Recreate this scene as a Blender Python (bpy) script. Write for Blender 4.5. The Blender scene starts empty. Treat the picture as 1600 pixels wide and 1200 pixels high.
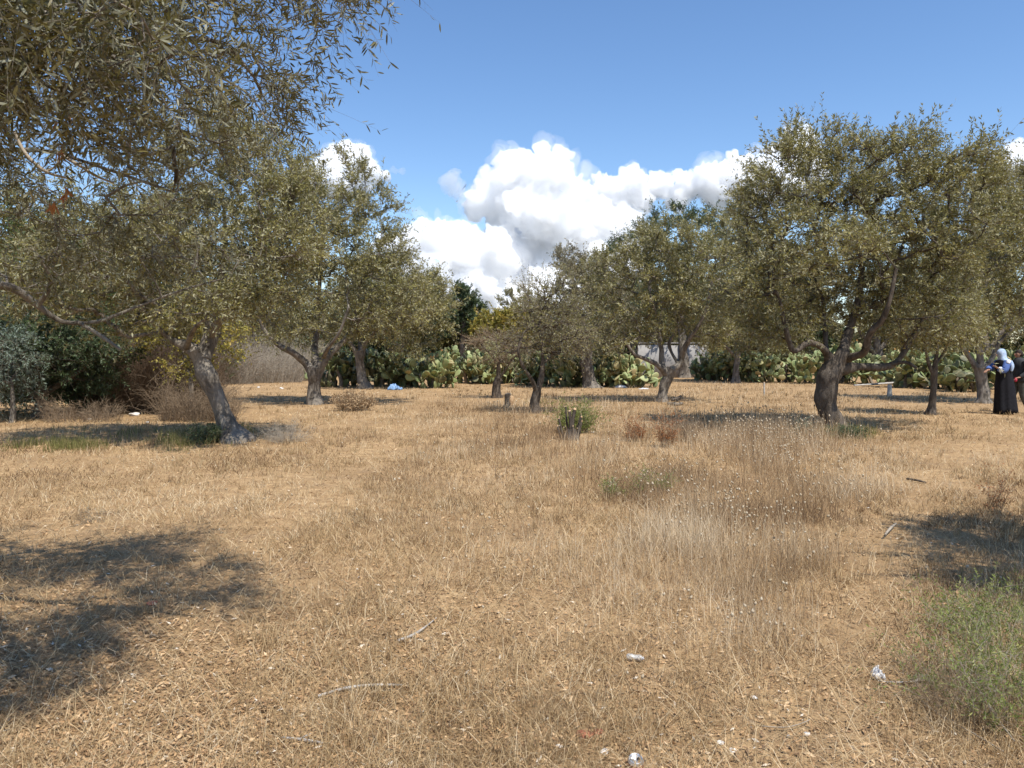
import bpy, math, random
import numpy as np
from mathutils import Vector, noise as mnoise

R = math.radians
rng = np.random.default_rng(11)
random.seed(5)
scene = bpy.context.scene
COL = scene.collection

# ------------------------------------------------------------------ camera, sky, sun, exposure
FPX, HOR, EYE = 1200.0, 552.0, 1.6            # focal length in photo pixels, horizon row, eye height
cam_d = bpy.data.cameras.new('camera'); cam = bpy.data.objects.new('camera', cam_d); COL.objects.link(cam)
cam.location = (0, 0, EYE); cam.rotation_euler = (R(90), 0, 0)
cam_d.sensor_width = 36.0; cam_d.lens = 36.0 * FPX / 1600.0; cam_d.shift_y = -(600 - HOR) / 1600.0
cam_d.clip_start = 0.05; cam_d.clip_end = 30000
scene.camera = cam

SUN_EL, SUN_AZ = R(60), R(148)                 # azimuth clockwise from +Y (view direction)
sdir = Vector((math.sin(SUN_AZ) * math.cos(SUN_EL), math.cos(SUN_AZ) * math.cos(SUN_EL), math.sin(SUN_EL)))
world = bpy.data.worlds.new('World'); scene.world = world; world.use_nodes = True
wn = world.node_tree; bg = wn.nodes['Background']
sky = wn.nodes.new('ShaderNodeTexSky'); sky.sky_type = 'NISHITA'; sky.sun_disc = False
sky.sun_elevation = SUN_EL; sky.sun_rotation = SUN_AZ
sky.air_density = 1.0; sky.dust_density = 0.1; sky.ozone_density = 1.5; sky.altitude = 0
hs = wn.nodes.new('ShaderNodeHueSaturation'); hs.inputs['Saturation'].default_value = 1.14; wn.links.new(sky.outputs[0], hs.inputs['Color'])
wb = wn.nodes.new('ShaderNodeMix'); wb.data_type = 'RGBA'; wb.blend_type = 'MULTIPLY'; wb.inputs[0].default_value = 1; wb.inputs[7].default_value = (1.0, 1.0, 1.05, 1)
wn.links.new(hs.outputs[0], wb.inputs[6]); wn.links.new(wb.outputs[2], bg.inputs[0]); bg.inputs[1].default_value = 0.13
sl = bpy.data.lights.new('sun', 'SUN'); sl.energy = 4.7; sl.angle = R(0.55); sl.color = (1.0, 0.955, 0.88)
so = bpy.data.objects.new('sun', sl); COL.objects.link(so); so.rotation_euler = sdir.to_track_quat('Z', 'Y').to_euler()
scene.view_settings.view_transform = 'Standard'; scene.view_settings.look = 'None'
scene.view_settings.exposure = 0.45; scene.view_settings.gamma = 1.0
scene.render.engine = 'CYCLES'
scene.cycles.max_bounces = 34; scene.cycles.diffuse_bounces = 3; scene.cycles.glossy_bounces = 2
scene.cycles.transmission_bounces = 4; scene.cycles.volume_bounces = 32; scene.cycles.transparent_max_bounces = 8
scene.cycles.use_denoising = True; scene.cycles.denoiser = 'OPENIMAGEDENOISE'; scene.cycles.denoising_input_passes = 'RGB_ALBEDO_NORMAL'
scene.render.film_transparent = False

# ------------------------------------------------------------------ helpers
def P(px, py, Y):                               # a point of the place, from where the photo shows it and its distance
    return np.array([(px - 800) / FPX * Y, Y, EYE - (py - HOR) / FPX * Y])
def YG(py): return EYE * FPX / (py - HOR)       # distance of ground seen at row py
def G(px, py):
    Y = YG(py); x = (px - 800) / FPX * Y
    return np.array([x, Y, gz(x, Y)])
def vnoise(x, y, s=0):
    x = np.asarray(x, float); y = np.asarray(y, float)
    xi = np.floor(x).astype(np.int64); yi = np.floor(y).astype(np.int64); fx = x - xi; fy = y - yi
    fx = fx * fx * (3 - 2 * fx); fy = fy * fy * (3 - 2 * fy)
    def h(a, b):
        n = (a * 374761393 + b * 668265263 + s * 974711) & 0x7fffffff
        n = ((n ^ (n >> 13)) * 1274126177) & 0x7fffffff
        return ((n ^ (n >> 16)) & 0xffff) / 65535.0
    return (h(xi, yi) * (1 - fx) + h(xi + 1, yi) * fx) * (1 - fy) + (h(xi, yi + 1) * (1 - fx) + h(xi + 1, yi + 1) * fx) * fy
def fbm(x, y, s=0, o=4):
    v = 0; a = 0.5; x = np.asarray(x, float); y = np.asarray(y, float)
    for i in range(o): v = v + a * vnoise(x * 2 ** i, y * 2 ** i, s + i); a *= 0.5
    return v
def gz(x, y):                                   # gentle relief of the ground
    return 0.05 * (fbm(np.asarray(x) / 3.1, np.asarray(y) / 3.1, 3, 3) - 0.44) * 2 + 0.012 * (fbm(np.asarray(x) * 2.1, np.asarray(y) * 2.1, 9, 3) - .44)
def n3(p, f, s=0.0):                            # smooth pseudo noise in 3D, about -1..1
    x, y, z = p[..., 0] * f + s, p[..., 1] * f + 1.7 * s, p[..., 2] * f - s
    return (np.sin(x * 1.0 + 1.3 * np.sin(y * 1.1 + z * .6)) + np.sin(y * 1.3 + 1.1 * np.sin(z * 1.2 + x * .5)) + np.sin(z * 1.4 + 1.2 * np.sin(x * .9 + y * .7))) / 3

def norm(v): return v / (np.linalg.norm(v, axis=-1, keepdims=True) + 1e-9)
def rv(n): return norm(rng.normal(size=(n, 3)))

class Geo:                                      # gathers pieces, links them as one mesh
    def __init__(s): s.v = []; s.f = []; s.m = []; s.t = []; s.n = 0
    def add(s, V, F, mi=0, tint=0.5):
        V = np.asarray(V, float).reshape(-1, 3); F = np.asarray(F, np.int64)
        if len(V) == 0: return
        t = np.broadcast_to(np.asarray(tint, float), (len(V),)) if np.ndim(tint) <= 1 else tint
        s.v.append(V); s.t.append(t); s.f.append(F + s.n); s.m.append(np.full(len(F), mi)); s.n += len(V)
    def build(s, name, mats, parent=None, smooth=False):
        me = bpy.data.meshes.new(name)
        V = np.concatenate(s.v); T = np.concatenate(s.t)
        if parent is not None: V = V - np.array(parent.location)
        me.vertices.add(len(V)); me.vertices.foreach_set('co', V.astype(np.float32).ravel())
        L = np.concatenate([f.ravel() for f in s.f]); tot = np.concatenate([np.full(len(f), f.shape[1]) for f in s.f])
        st = np.concatenate([[0], np.cumsum(tot)[:-1]])
        me.loops.add(len(L)); me.loops.foreach_set('vertex_index', L.astype(np.int32))
        me.polygons.add(len(tot)); me.polygons.foreach_set('loop_start', st.astype(np.int32))
        me.polygons.foreach_set('material_index', np.concatenate(s.m).astype(np.int32))
        if smooth: me.polygons.foreach_set('use_smooth', np.ones(len(tot), bool))
        a = me.attributes.new('tint', 'FLOAT', 'POINT'); a.data.foreach_set('value', T.astype(np.float32))
        for m in (mats if isinstance(mats, (list, tuple)) else [mats]): me.materials.append(m)
        me.update(calc_edges=True); me.validate()
        o = bpy.data.objects.new(name, me); COL.objects.link(o)
        if parent is not None: o.parent = parent
        return o
def tag(o, label=None, cat=None, group=None, kind=None):
    if label: o['label'] = label
    if cat: o['category'] = cat
    if group: o['group'] = group
    if kind: o['kind'] = kind
    return o
def empty(name, loc, label, cat, group=None):
    o = bpy.data.objects.new(name, None); COL.objects.link(o); o.location = tuple(float(a) for a in loc)
    o.empty_display_size = 0.2
    return tag(o, label, cat, group)
def copy_tree(o, parent=None):
    c = o.copy(); COL.objects.link(c)
    if parent is not None: c.parent = parent
    for ch in list(o.children): copy_tree(ch, c)
    return c

# ------------------------------------------------------------------ materials
def new_mat(name):
    m = bpy.data.materials.new(name); m.use_nodes = True; nt = m.node_tree
    for n in list(nt.nodes): nt.nodes.remove(n)
    out = nt.nodes.new('ShaderNodeOutputMaterial'); return m, nt, out
def ramp(nt, stops, inp):
    r = nt.nodes.new('ShaderNodeValToRGB'); e = r.color_ramp.elements
    while len(e) < len(stops): e.new(0.5)
    for k, (p, c) in enumerate(stops): e[k].position = p; e[k].color = (*c, 1)
    nt.links.new(inp, r.inputs[0]); return r.outputs[0]
def tex_noise(nt, scale, detail=4, rough=.55, vec=None, dist=0):
    n = nt.nodes.new('ShaderNodeTexNoise'); n.inputs['Scale'].default_value = scale; n.inputs['Detail'].default_value = detail
    n.inputs['Roughness'].default_value = rough; n.inputs['Distortion'].default_value = dist
    if vec is not None: nt.links.new(vec, n.inputs['Vector'])
    return n.outputs['Fac']
def mix(nt, f, a, b, mode='MIX'):
    n = nt.nodes.new('ShaderNodeMix'); n.data_type = 'RGBA'; n.blend_type = mode
    for s, v in ((0, f), (6, a), (7, b)):
        if hasattr(v, 'is_output'): nt.links.new(v, n.inputs[s])
        elif s == 0: n.inputs[0].default_value = v
        else: n.inputs[s].default_value = (*v, 1)
    return n.outputs[2]
def attr(nt):
    a = nt.nodes.new('ShaderNodeAttribute'); a.attribute_name = 'tint'; return a.outputs['Fac']
def bump(nt, h, strength=.5, dist=.02):
    b = nt.nodes.new('ShaderNodeBump'); b.inputs['Strength'].default_value = strength; b.inputs['Distance'].default_value = dist
    nt.links.new(h, b.inputs['Height']); return b.outputs[0]
def princ(nt, col, rough=.8, nrm=None, spec=.3, metal=0):
    p = nt.nodes.new('ShaderNodeBsdfPrincipled'); p.inputs['Roughness'].default_value = rough
    p.inputs['Specular IOR Level'].default_value = spec; p.inputs['Metallic'].default_value = metal
    if hasattr(col, 'is_output'): nt.links.new(col, p.inputs['Base Color'])
    else: p.inputs['Base Color'].default_value = (*col, 1)
    if nrm is not None: nt.links.new(nrm, p.inputs['Normal'])
    return p.outputs[0]
def objco(nt):
    t = nt.nodes.new('ShaderNodeTexCoord'); return t.outputs['Object']

def leaf_mat(name, stops, back=None, trans=.3, rough=.5, spec=.35):
    m, nt, out = new_mat(name)
    c = ramp(nt, stops, attr(nt)); cu = c
    if back is not None:
        g = nt.nodes.new('ShaderNodeNewGeometry'); cu = mix(nt, g.outputs['Backfacing'], c, back)
    s = princ(nt, cu, rough, None, spec)
    t = nt.nodes.new('ShaderNodeBsdfTranslucent'); nt.links.new(c, t.inputs[0])
    x = nt.nodes.new('ShaderNodeMixShader'); x.inputs[0].default_value = trans
    nt.links.new(s, x.inputs[1]); nt.links.new(t.outputs[0], x.inputs[2]); nt.links.new(x.outputs[0], out.inputs[0]); return m
def bark_mat(name, dark, mid, light, scale=9, lichen=.0):
    m, nt, out = new_mat(name); co = objco(nt)
    mp = nt.nodes.new('ShaderNodeMapping'); mp.inputs['Scale'].default_value = (1, 1, .35); nt.links.new(co, mp.inputs[0])
    n1 = tex_noise(nt, scale, 7, .65, mp.outputs[0], .6); n2 = tex_noise(nt, 2.2, 3, .6, co)
    c = ramp(nt, [(.3, dark), (.52, mid), (.72, light)], n1)
    c = mix(nt, ramp(nt, [(.50, (0, 0, 0)), (.58, (1, 1, 1))], n2), c, tuple(.55 * a + .45 * b for a, b in zip(mid, light)))
    c2 = mix(nt, .5, c, ramp(nt, [(.3, dark), (.6, light)], n1), 'MIX')
    nt.links.new(princ(nt, c2, .9, bump(nt, n1, 1.0, .05), .15), out.inputs[0]); return m
def plain_mat(name, stops, scale=6, rough=.8, bmp=.3, spec=.3, metal=0, bd=.01):
    m, nt, out = new_mat(name); n = tex_noise(nt, scale, 5, .6, objco(nt))
    nt.links.new(princ(nt, ramp(nt, stops, n), rough, bump(nt, n, bmp, bd), spec, metal), out.inputs[0]); return m
def tint_mat(name, stops, rough=.8, spec=.2, trans=0, mott=0):
    m, nt, out = new_mat(name); c = ramp(nt, stops, attr(nt))
    if mott:
        n = tex_noise(nt, mott, 4, .6, objco(nt)); c = mix(nt, ramp(nt, [(.35, (0, 0, 0)), (.75, (.55, .55, .55))], n), c, stops[-1][1])
    s = princ(nt, c, rough, None, spec)
    if trans:
        t = nt.nodes.new('ShaderNodeBsdfTranslucent'); nt.links.new(c, t.inputs[0]); x = nt.nodes.new('ShaderNodeMixShader')
        x.inputs[0].default_value = trans; nt.links.new(s, x.inputs[1]); nt.links.new(t.outputs[0], x.inputs[2]); s = x.outputs[0]
    nt.links.new(s, out.inputs[0]); return m

M = {}
M['olive'] = leaf_mat('olive_leaf', [(0, (.09, .086, .024)), (.4, (.195, .178, .05)), (.75, (.31, .275, .088)), (1, (.43, .35, .15))], (.35, .325, .19), .3, .55, .25)
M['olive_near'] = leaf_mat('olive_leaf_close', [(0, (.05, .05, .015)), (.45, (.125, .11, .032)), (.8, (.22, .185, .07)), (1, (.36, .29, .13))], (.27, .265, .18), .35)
M['olive_dry'] = leaf_mat('olive_leaf_dull', [(0, (.13, .12, .05)), (.5, (.22, .19, .09)), (1, (.34, .28, .15))], (.24, .22, .16), .2)
M['dark_leaf'] = leaf_mat('dark_green_leaf', [(0, (.03, .05, .018)), (.5, (.06, .09, .03)), (1, (.12, .15, .06))], (.09, .12, .06), .2)
M['bright_leaf'] = leaf_mat('fresh_green_leaf', [(0, (.06, .10, .025)), (.5, (.10, .16, .035)), (1, (.2, .24, .07))], (.14, .18, .08), .3)
M['gray_leaf'] = leaf_mat('grey_green_leaf', [(0, (.07, .10, .06)), (.5, (.12, .16, .10)), (1, (.2, .24, .17))], (.2, .24, .19), .2)
M['yellow_leaf'] = leaf_mat('yellowing_leaf', [(0, (.16, .15, .03)), (.5, (.30, .26, .05)), (.85, (.45, .32, .06)), (1, (.35, .22, .10))], None, .35)
M['dead_leaf'] = leaf_mat('dead_leaf', [(0, (.28, .10, .03)), (1, (.42, .2, .08))], None, .3)
M['bark'] = bark_mat('olive_bark', (.04, .033, .025), (.125, .103, .08), (.29, .255, .21))
M['bark_d'] = bark_mat('dark_and_shaded_bark', (.03, .023, .017), (.078, .062, .047), (.16, .132, .105))  # dark bark; on the big olive it also carries painted crown shade
M['twig'] = plain_mat('twig_bark', [(.3, (.12, .095, .065)), (.7, (.24, .20, .15))], 12)
M['twig_pale'] = plain_mat('pale_twig_bark', [(.3, (.24, .2, .15)), (.7, (.42, .36, .28))], 12)
M['brush'] = plain_mat('brushwood_twig', [(.3, (.15, .10, .06)), (.7, (.30, .22, .14))], 12)
M['brush_pale'] = plain_mat('pale_brushwood_twig', [(.3, (.25, .21, .16)), (.7, (.42, .36, .28))], 12)

# ------------------------------------------------------------------ geometry kit
def crom(pts, step):                            # Catmull-Rom resampling; rows are x y z r
    p = np.asarray(pts, float); q = np.vstack([2 * p[0] - p[1], p, 2 * p[-1] - p[-2]]); out = []
    for i in range(1, len(q) - 2):
        n = max(2, int(np.linalg.norm(q[i + 1, :3] - q[i, :3]) / step)); t = np.linspace(0, 1, n, endpoint=False)[:, None]
        a, b, c, d = q[i - 1], q[i], q[i + 1], q[i + 2]
        out.append(.5 * ((2 * b) + (-a + c) * t + (2 * a - 5 * b + 4 * c - d) * t ** 2 + (-a + 3 * b - 3 * c + d) * t ** 3))
    out.append(q[-2][None]); return np.vstack(out)
def tube(geo, pts, sides=12, rough=.15, mi=0, seed=0.0, flat=1.0):
    p = np.asarray(pts, float); n = len(p); tan = norm(np.gradient(p[:, :3], axis=0)); ref = np.array([.3, 1, .1]); 
    u = norm(np.cross(tan, ref)); w = np.cross(tan, u); a = np.arange(sides) / sides * 2 * np.pi
    V = p[:, None, :3] + np.zeros((n, sides, 3)); d = u[:, None] * np.cos(a)[None, :, None] + w[:, None] * np.sin(a)[None, :, None] * flat
    base = V + d * p[:, 3][:, None, None]
    k = 1 + rough * (n3(base * np.array([1, 1, .45]), 9, seed) + .7 * n3(base * np.array([1, 1, .5]), 21, seed))
    V = V + d * (np.abs(p[:, 3])[:, None] * k)[..., None]
    V = V.reshape(-1, 3); i = np.arange(n - 1)[:, None] * sides; j = np.arange(sides)[None]
    F = np.stack([i + j, i + (j + 1) % sides, i + sides + (j + 1) % sides, i + sides + j], -1).reshape(-1, 4)
    geo.add(V, F, mi); m0 = geo.n
    geo.add(np.vstack([V[-sides:], p[-1, :3] + tan[-1] * p[-1, 3] * .4]), [[k, (k + 1) % sides, sides] for k in range(sides)], mi)
    geo.add(np.vstack([V[:sides], p[0, :3] - tan[0] * p[0, 3] * .4]), [[(k + 1) % sides, k, sides] for k in range(sides)], mi)
def prisms(geo, A, B, ra, rb, sides=3, mi=0):   # many thin tapered rods
    A = np.asarray(A); B = np.asarray(B); n = len(A)
    if n == 0: return
    t = norm(B - A); ref = np.where(np.abs(t[:, 2:3]) > .9, np.array([[1., 0, 0]]), np.array([[0, 0, 1.]])); u = norm(np.cross(t, ref)); w = np.cross(t, u)
    a = np.arange(sides) / sides * 2 * np.pi; d = u[:, None] * np.cos(a)[None, :, None] + w[:, None] * np.sin(a)[None, :, None]
    V = np.concatenate([A[:, None] + d * np.reshape(ra, (-1, 1, 1)), B[:, None] + d * np.reshape(rb, (-1, 1, 1))], 1).reshape(-1, 3)
    i = np.arange(n)[:, None] * 2 * sides; j = np.arange(sides)[None]
    F = np.stack([i + j, i + (j + 1) % sides, i + sides + (j + 1) % sides, i + sides + j], -1).reshape(-1, 4); geo.add(V, F, mi)
def leaves(geo, b, d, L, W, mi=0, tint=None, fine=False, nrm=None):
    n = len(b); L = np.broadcast_to(L, (n,))[:, None]; W = np.broadcast_to(W, (n,))[:, None]; d = norm(d)
    r = rv(n) if nrm is None else nrm; w = norm(np.cross(d, r)); nn = np.cross(w, d)
    if tint is None: tint = rng.random(n)
    if not fine:
        V = np.stack([b, b + d * L * .45 + w * W / 2, b + d * L, b + d * L * .45 - w * W / 2], 1).reshape(-1, 3)
        geo.add(V, np.arange(n * 4).reshape(n, 4), mi, np.repeat(tint, 4))
    else:
        c = nn * L * .07
        V = np.stack([b, b + d * L * .3 + w * W * .42 + c * .6, b + d * L * .3 - w * W * .42 + c * .6, b + d * L * .7 + w * W * .4 + c * .6, b + d * L * .7 - w * W * .4 + c * .6, b + d * L], 1).reshape(-1, 3)
        k = np.arange(n)[:, None] * 6; F = (k[:, :, None] + np.array([[0, 1, 2, 2], [1, 3, 4, 2], [3, 5, 4, 4]])[None]).reshape(n, 3, 4)
        geo.add(V, F[:, 1], mi, np.repeat(tint, 6)); off = geo.n - len(V)
        T = np.concatenate([F[:, 0, :3], F[:, 2, :3]]) + off
        geo.f.append(T); geo.m.append(np.full(len(T), mi))
def twigs(geo, B, D, L, nl, LL, LW, droop=.15, sr=.003, mi_t=1, mi_l=0, fine=False, spread=.8, t0=.08, seg=3, tintb=None, flat=0.0):
    n = len(B); L = np.broadcast_to(L, (n,))[:, None]; D = norm(D)
    side = rv(n) * .18; dr = np.array([[0, 0, -1.]]) * droop + side
    pos = lambda t: B + D * L * t + dr * L * t * t
    for k in range(seg):
        prisms(geo, pos(k / seg), pos((k + 1) / seg), sr * (1 - k / seg * .8), sr * (1 - (k + 1) / seg * .8), 3, mi_t)
    if nl:
        idx = np.repeat(np.arange(n), nl); t = (t0 + (1 - t0) * rng.random(n * nl))[:, None]
        b = B[idx] + D[idx] * L[idx] * t + dr[idx] * L[idx] * t * t; tg = norm(D[idx] + 2 * dr[idx] * t)
        s = norm(np.cross(tg, rv(n * nl))); ld = norm(tg * (1 - spread * .5) + s * spread)
        sz = rng.uniform(.7, 1.15, n * nl)
        if tintb is None: tb = rng.random(n)
        else: tb = tintb
        tint = np.clip(tb[idx] * .6 + rng.random(n * nl) * .4, 0, 1)
        leaves(geo, b, ld, LL * sz, LW * sz, mi_l, tint, fine)

def tree(name, label, Y, chains, clumps, npts=300, ntw=8, nleaf=14, leaf=(.08, .022), tl=(.3, .6), seed=1, up=.35, droop=.15,
         holes=-.45, leafm='olive', barkm='bark', twigm='twig', group=None, cat='tree', fine=False, twr=.0035, shoots=0, attach_z=None,
         depth=None, sides=14, spread=.8, hf=1.6, rtip=.006, stray=.25):
    global rng
    rng = np.random.default_rng(seed)
    hand = []
    for ch in chains:
        w = [np.append(P(c[0], c[1], Y + (c[3] if len(c) > 3 else 0)), c[2] / 2 / FPX * Y) for c in ch]
        hand.append(crom(w, max(.06, .004 * Y)))
    base = hand[0][0, :3].copy(); base[2] = float(gz(base[0], base[1]))
    hand[0][0, 2] = min(hand[0][0, 2], base[2]) - .05
    root = empty(name, base, label, cat, group)
    tg = Geo()
    # root flare
    h0 = hand[0].copy(); zz = h0[:, 2] - base[2]; h0[:, 3] *= 1 + .45 * np.exp(-np.clip(zz, 0, 9) / .09)
    h0[:, 3] *= 1 + .09 * n3(h0[:, :3], 7, seed); tube(tg, h0, sides + 6, .24, 0, seed)
    for h in hand[1:]: tube(tg, h, max(8, sides - 4), .17, 0, seed)
    nodes = np.vstack([h[:, :3] for h in hand]); nr = np.concatenate([h[:, 3] for h in hand])
    zmin = attach_z if attach_z is not None else (np.percentile(nodes[:, 2], 25))
    ok = nodes[:, 2] > zmin; nodes = nodes[ok]; nr = nr[ok]; nh = len(nodes)
    # attraction points
    pts = []; vol = np.array([max(c[2] * c[3], 1) for c in clumps], float) ** .85; cnt = (npts * vol / vol.sum()).astype(int) + 2
    C = []
    for c, k in zip(clumps, cnt):
        cy = Y + (c[4] if len(c) > 4 else 0); ctr = P(c[0], c[1], cy); s = cy / FPX
        rx, rz = c[2] * s, c[3] * s; ry = c[5] if len(c) > 5 else (depth if depth else (rx + rz) / 2)
        q = rv(k * 3) * (rng.random((k * 3, 1)) ** .42) * np.array([rx, ry, rz]) + ctr
        q = q[n3(q, hf * 3.2, seed * 1.3) > holes][:k]; pts.append(q); C.append(np.repeat(ctr[None], len(q), 0))
    pts = np.vstack(pts); C = np.vstack(C); ok = pts[:, 2] > .35; pts = pts[ok]; C = C[ok]
    o = np.argsort(np.min(np.linalg.norm(pts[:, None] - nodes[None, ::6], axis=2), axis=1)); pts = pts[o]; C = C[o]
    cap = nh + len(pts) * 14; N = np.zeros((cap, 3)); N[:nh] = nodes; par = np.full(cap, -1); n = nh; ends = []
    cen = pts.mean(0)
    for p in pts:
        d = np.linalg.norm(N[:n] - p, axis=1); d2 = d + np.where(N[:n, 2] > p[2] + .1, .35, 0)
        q = int(np.argmin(d2)); D = d[q]; k = int(min(12, max(2, D / .22))); prev = q
        m = (N[q] + p) / 2 + np.array([0, 0, -.12 * D]) + rng.normal(size=3) * .09 * D
        for j in range(1, k + 1):
            t = j / k; x = (1 - t) ** 2 * N[q] + 2 * t * (1 - t) * m + t * t * p + (rng.normal(size=3) * .018 if j < k else 0)
            N[n] = x; par[n] = prev; prev = n; n += 1
        ends.append(prev)
    acc = np.zeros(n); acc[ends] += 1
    for i in range(n - 1, nh - 1, -1): acc[par[i]] += acc[i]
    rad = rtip * np.maximum(acc, 1) ** .46
    i = np.arange(nh, n); pa = par[i]; rp = np.where(pa < nh, np.minimum(rad[i] * 1.1, nr[np.minimum(pa, nh - 1)] * .85), rad[pa])
    A = N[pa]; Bv = N[i]; ext = norm(Bv - A) * (rad[i] * .35)[:, None]
    prisms(tg, A, Bv + ext, rp, np.minimum(rad[i], rp), 6, 0)
    tg.build('trunk', [M[barkm]], root, smooth=True)
    # twigs with leaves
    cg = Geo(); e = np.array(ends); E = N[e]; prv = N[par[e]]
    idx = np.repeat(np.arange(len(e)), ntw); t = rng.random((len(idx), 1)) ** 1.5
    B = E[idx] * (1 - t * .9) + prv[idx] * t * .9
    out = norm(E[idx] - C[idx] * .5 - cen * .5); grow = norm(E - prv)[idx]
    D = norm(out * .55 + grow * .45 + rv(len(idx)) * .75 + np.array([0, 0, up]))
    tb = np.clip(.5 + .28 * n3(B, 2.3, seed) + rng.normal(size=len(idx)) * .16, 0, 1)
    keep = B[:, 2] > .3; B, D, tb = B[keep], D[keep], tb[keep]
    twigs(cg, B, D, rng.uniform(tl[0], tl[1], len(B)), nleaf, leaf[0], leaf[1], droop, twr, 1, 0, fine, spread, tintb=tb)
    if stray:                                   # loose long shoots that break the outline
        k = rng.choice(len(E), int(len(E) * stray)); o2 = norm(E[k] - C[k] * .5 - cen * .5)
        twigs(cg, E[k], o2 + rv(len(k)) * .4 + np.array([0, 0, up * 1.6]), rng.uniform(tl[1], tl[1] * 1.7, len(k)), int(nleaf * 1.5), leaf[0], leaf[1], droop * .6, twr, 1, 0, fine, spread * .8)
    if shoots:
        z = E[:, 2] + rng.normal(size=len(E)) * .25; k = np.argsort(-z)[:shoots]
        for s in range(3):
            b = E[k] + rng.normal(size=(len(k), 3)) * .1
            twigs(cg, b, np.array([0, 0, 1.]) + rng.normal(size=(len(k), 3)) * .28, rng.uniform(.3, .72, len(k)), int(nleaf * 2), leaf[0], leaf[1], .05, twr, 1, 0, fine, .6)
    cg.build('crown', [M[leafm], M[twigm]], root)
    return root

# ------------------------------------------------------------------ clouds: closed bodies of white vapour, 3 km off
def cloud_material(d):
    m, nt, out = new_mat('cloud_vapour')
    v = nt.nodes.new('ShaderNodeVolumePrincipled'); v.inputs['Color'].default_value = (1, 1, 1, 1)
    v.inputs['Density'].default_value = d; v.inputs['Anisotropy'].default_value = 0.1
    nt.links.new(v.outputs[0], out.inputs['Volume']); return m
CLOUD_DENS = .05
CM = cloud_material(CLOUD_DENS); CT = cloud_material(.009); CV = cloud_material(.0045)
def cloud(label, puffs, seed, Y=3000., vox=6.5, amp=1.0, dens=None):
    rg = random.Random(seed); g = Geo(); s = Y / FPX
    import bmesh
    bm = bmesh.new(); bmesh.ops.create_icosphere(bm, subdivisions=3, radius=1); bm.verts.ensure_lookup_table()
    IV = np.array([v.co[:] for v in bm.verts]); IF = np.array([[v.index for v in f.verts] for f in bm.faces]); bm.free()
    for (px, py, r, *dd) in puffs:
        c = P(px, py, Y) + np.array([0, (dd[0] if dd else 0) * s, 0]); rr = r * s
        g.add(IV * rr * np.array([1, 1, .92]) + c, IF)
        for k in range(int(9)):
            th = rg.uniform(0, 6.28); el = rg.uniform(-.35, 1.3); q = np.array([math.cos(th) * math.cos(el), math.sin(th) * math.cos(el) , math.sin(el)])
            g.add(IV * rr * rg.uniform(.3, .5) + c + q * rr * .85, IF)
    o = g.build('cloud', [CM])
    md = o.modifiers.new('r', 'REMESH'); md.mode = 'VOXEL'; md.voxel_size = vox; md.use_smooth_shade = True
    dg = bpy.context.evaluated_depsgraph_get(); me = bpy.data.meshes.new_from_object(o.evaluated_get(dg)); o.modifiers.clear()
    n = len(me.vertices); co = np.empty(n * 3, np.float32); me.vertices.foreach_get('co', co); co = co.reshape(-1, 3)
    no = np.empty(n * 3, np.float32); me.vertices.foreach_get('normal', no); no = no.reshape(-1, 3)
    off = np.array([(abs(mnoise.noise(Vector(c) / 95.)) * 60 + abs(mnoise.noise(Vector(c) / 40.)) * 40 + abs(mnoise.noise(Vector(c) / 17.)) * 22 - 26) for c in co])
    co = co + no * (off * amp)[:, None]; me.vertices.foreach_set('co', co.astype(np.float32).ravel()); me.materials.clear(); me.materials.append(dens or CM)
    old = o.data; o.data = me; bpy.data.meshes.remove(old); me.name = 'cloud'
    me.update()
    if dens is None:                             # thin vapour round the dense body
        m3 = me.copy(); c3 = co + no * np.clip(np.array([mnoise.noise(Vector(c) / 130. + Vector((7, 3, 1))) * 75 + mnoise.noise(Vector(c) / 45.) * 30 + 9 for c in co]), 2, 90)[:, None]
        m3.vertices.foreach_set('co', c3.astype(np.float32).ravel()); m3.materials.clear(); m3.materials.append(CV); v = bpy.data.objects.new('thin_vapour', m3); COL.objects.link(v); v.parent = o; m3.update()
    return tag(o, label, 'cloud', 'cumulus clouds above the trees')
cloud('tall bright cumulus tower with billowing top in the middle of the sky',
      [(860, 275, 40), (820, 280, 36), (795, 262, 22), (775, 310, 38), (835, 335, 55), (885, 350, 45), (900, 300, 22), (745, 325, 20), (800, 385, 50, 30), (865, 410, 60, 40), (920, 400, 50, 40),
       (930, 350, 35, 30), (960, 400, 30, 30), (845, 470, 60, 20), (880, 510, 80, 0), (960, 440, 45, 10), (810, 510, 60, 0), (940, 345, 34, 30), (985, 350, 28, 40), (1010, 375, 30, 60), (775, 430, 30, 0), (990, 450, 40, 50)], 1, amp=.8)
cloud('low wide puffy white cloud left of the tall cumulus tower',
      [(655, 385, 34), (690, 392, 42), (735, 400, 42), (775, 395, 26), (640, 420, 32), (685, 440, 45), (740, 450, 48), (770, 375, 18), (790, 425, 16), (620, 385, 18), (600, 385, 14), (690, 500, 50, 20), (600, 440, 40, 20), (780, 490, 30, 10)], 2, Y=2800.)
cloud('long low bank of cloud reaching right from the tower to the big olive',
      [(945, 300, 24), (985, 297, 26), (1030, 292, 22), (1075, 290, 22), (1110, 280, 26), (1150, 275, 30), (1190, 285, 30), (1000, 312, 22), (1060, 310, 20), (1120, 305, 24), (1165, 345, 12), (965, 315, 20), (1180, 300, 28), (1225, 290, 30)], 3, Y=3300.)
cloud('rounded cloud top rising behind the crown of the big right olive', [(1245, 240, 32), (1225, 250, 28), (1262, 270, 30), (1230, 290, 30)], 4, Y=3400.)
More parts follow.
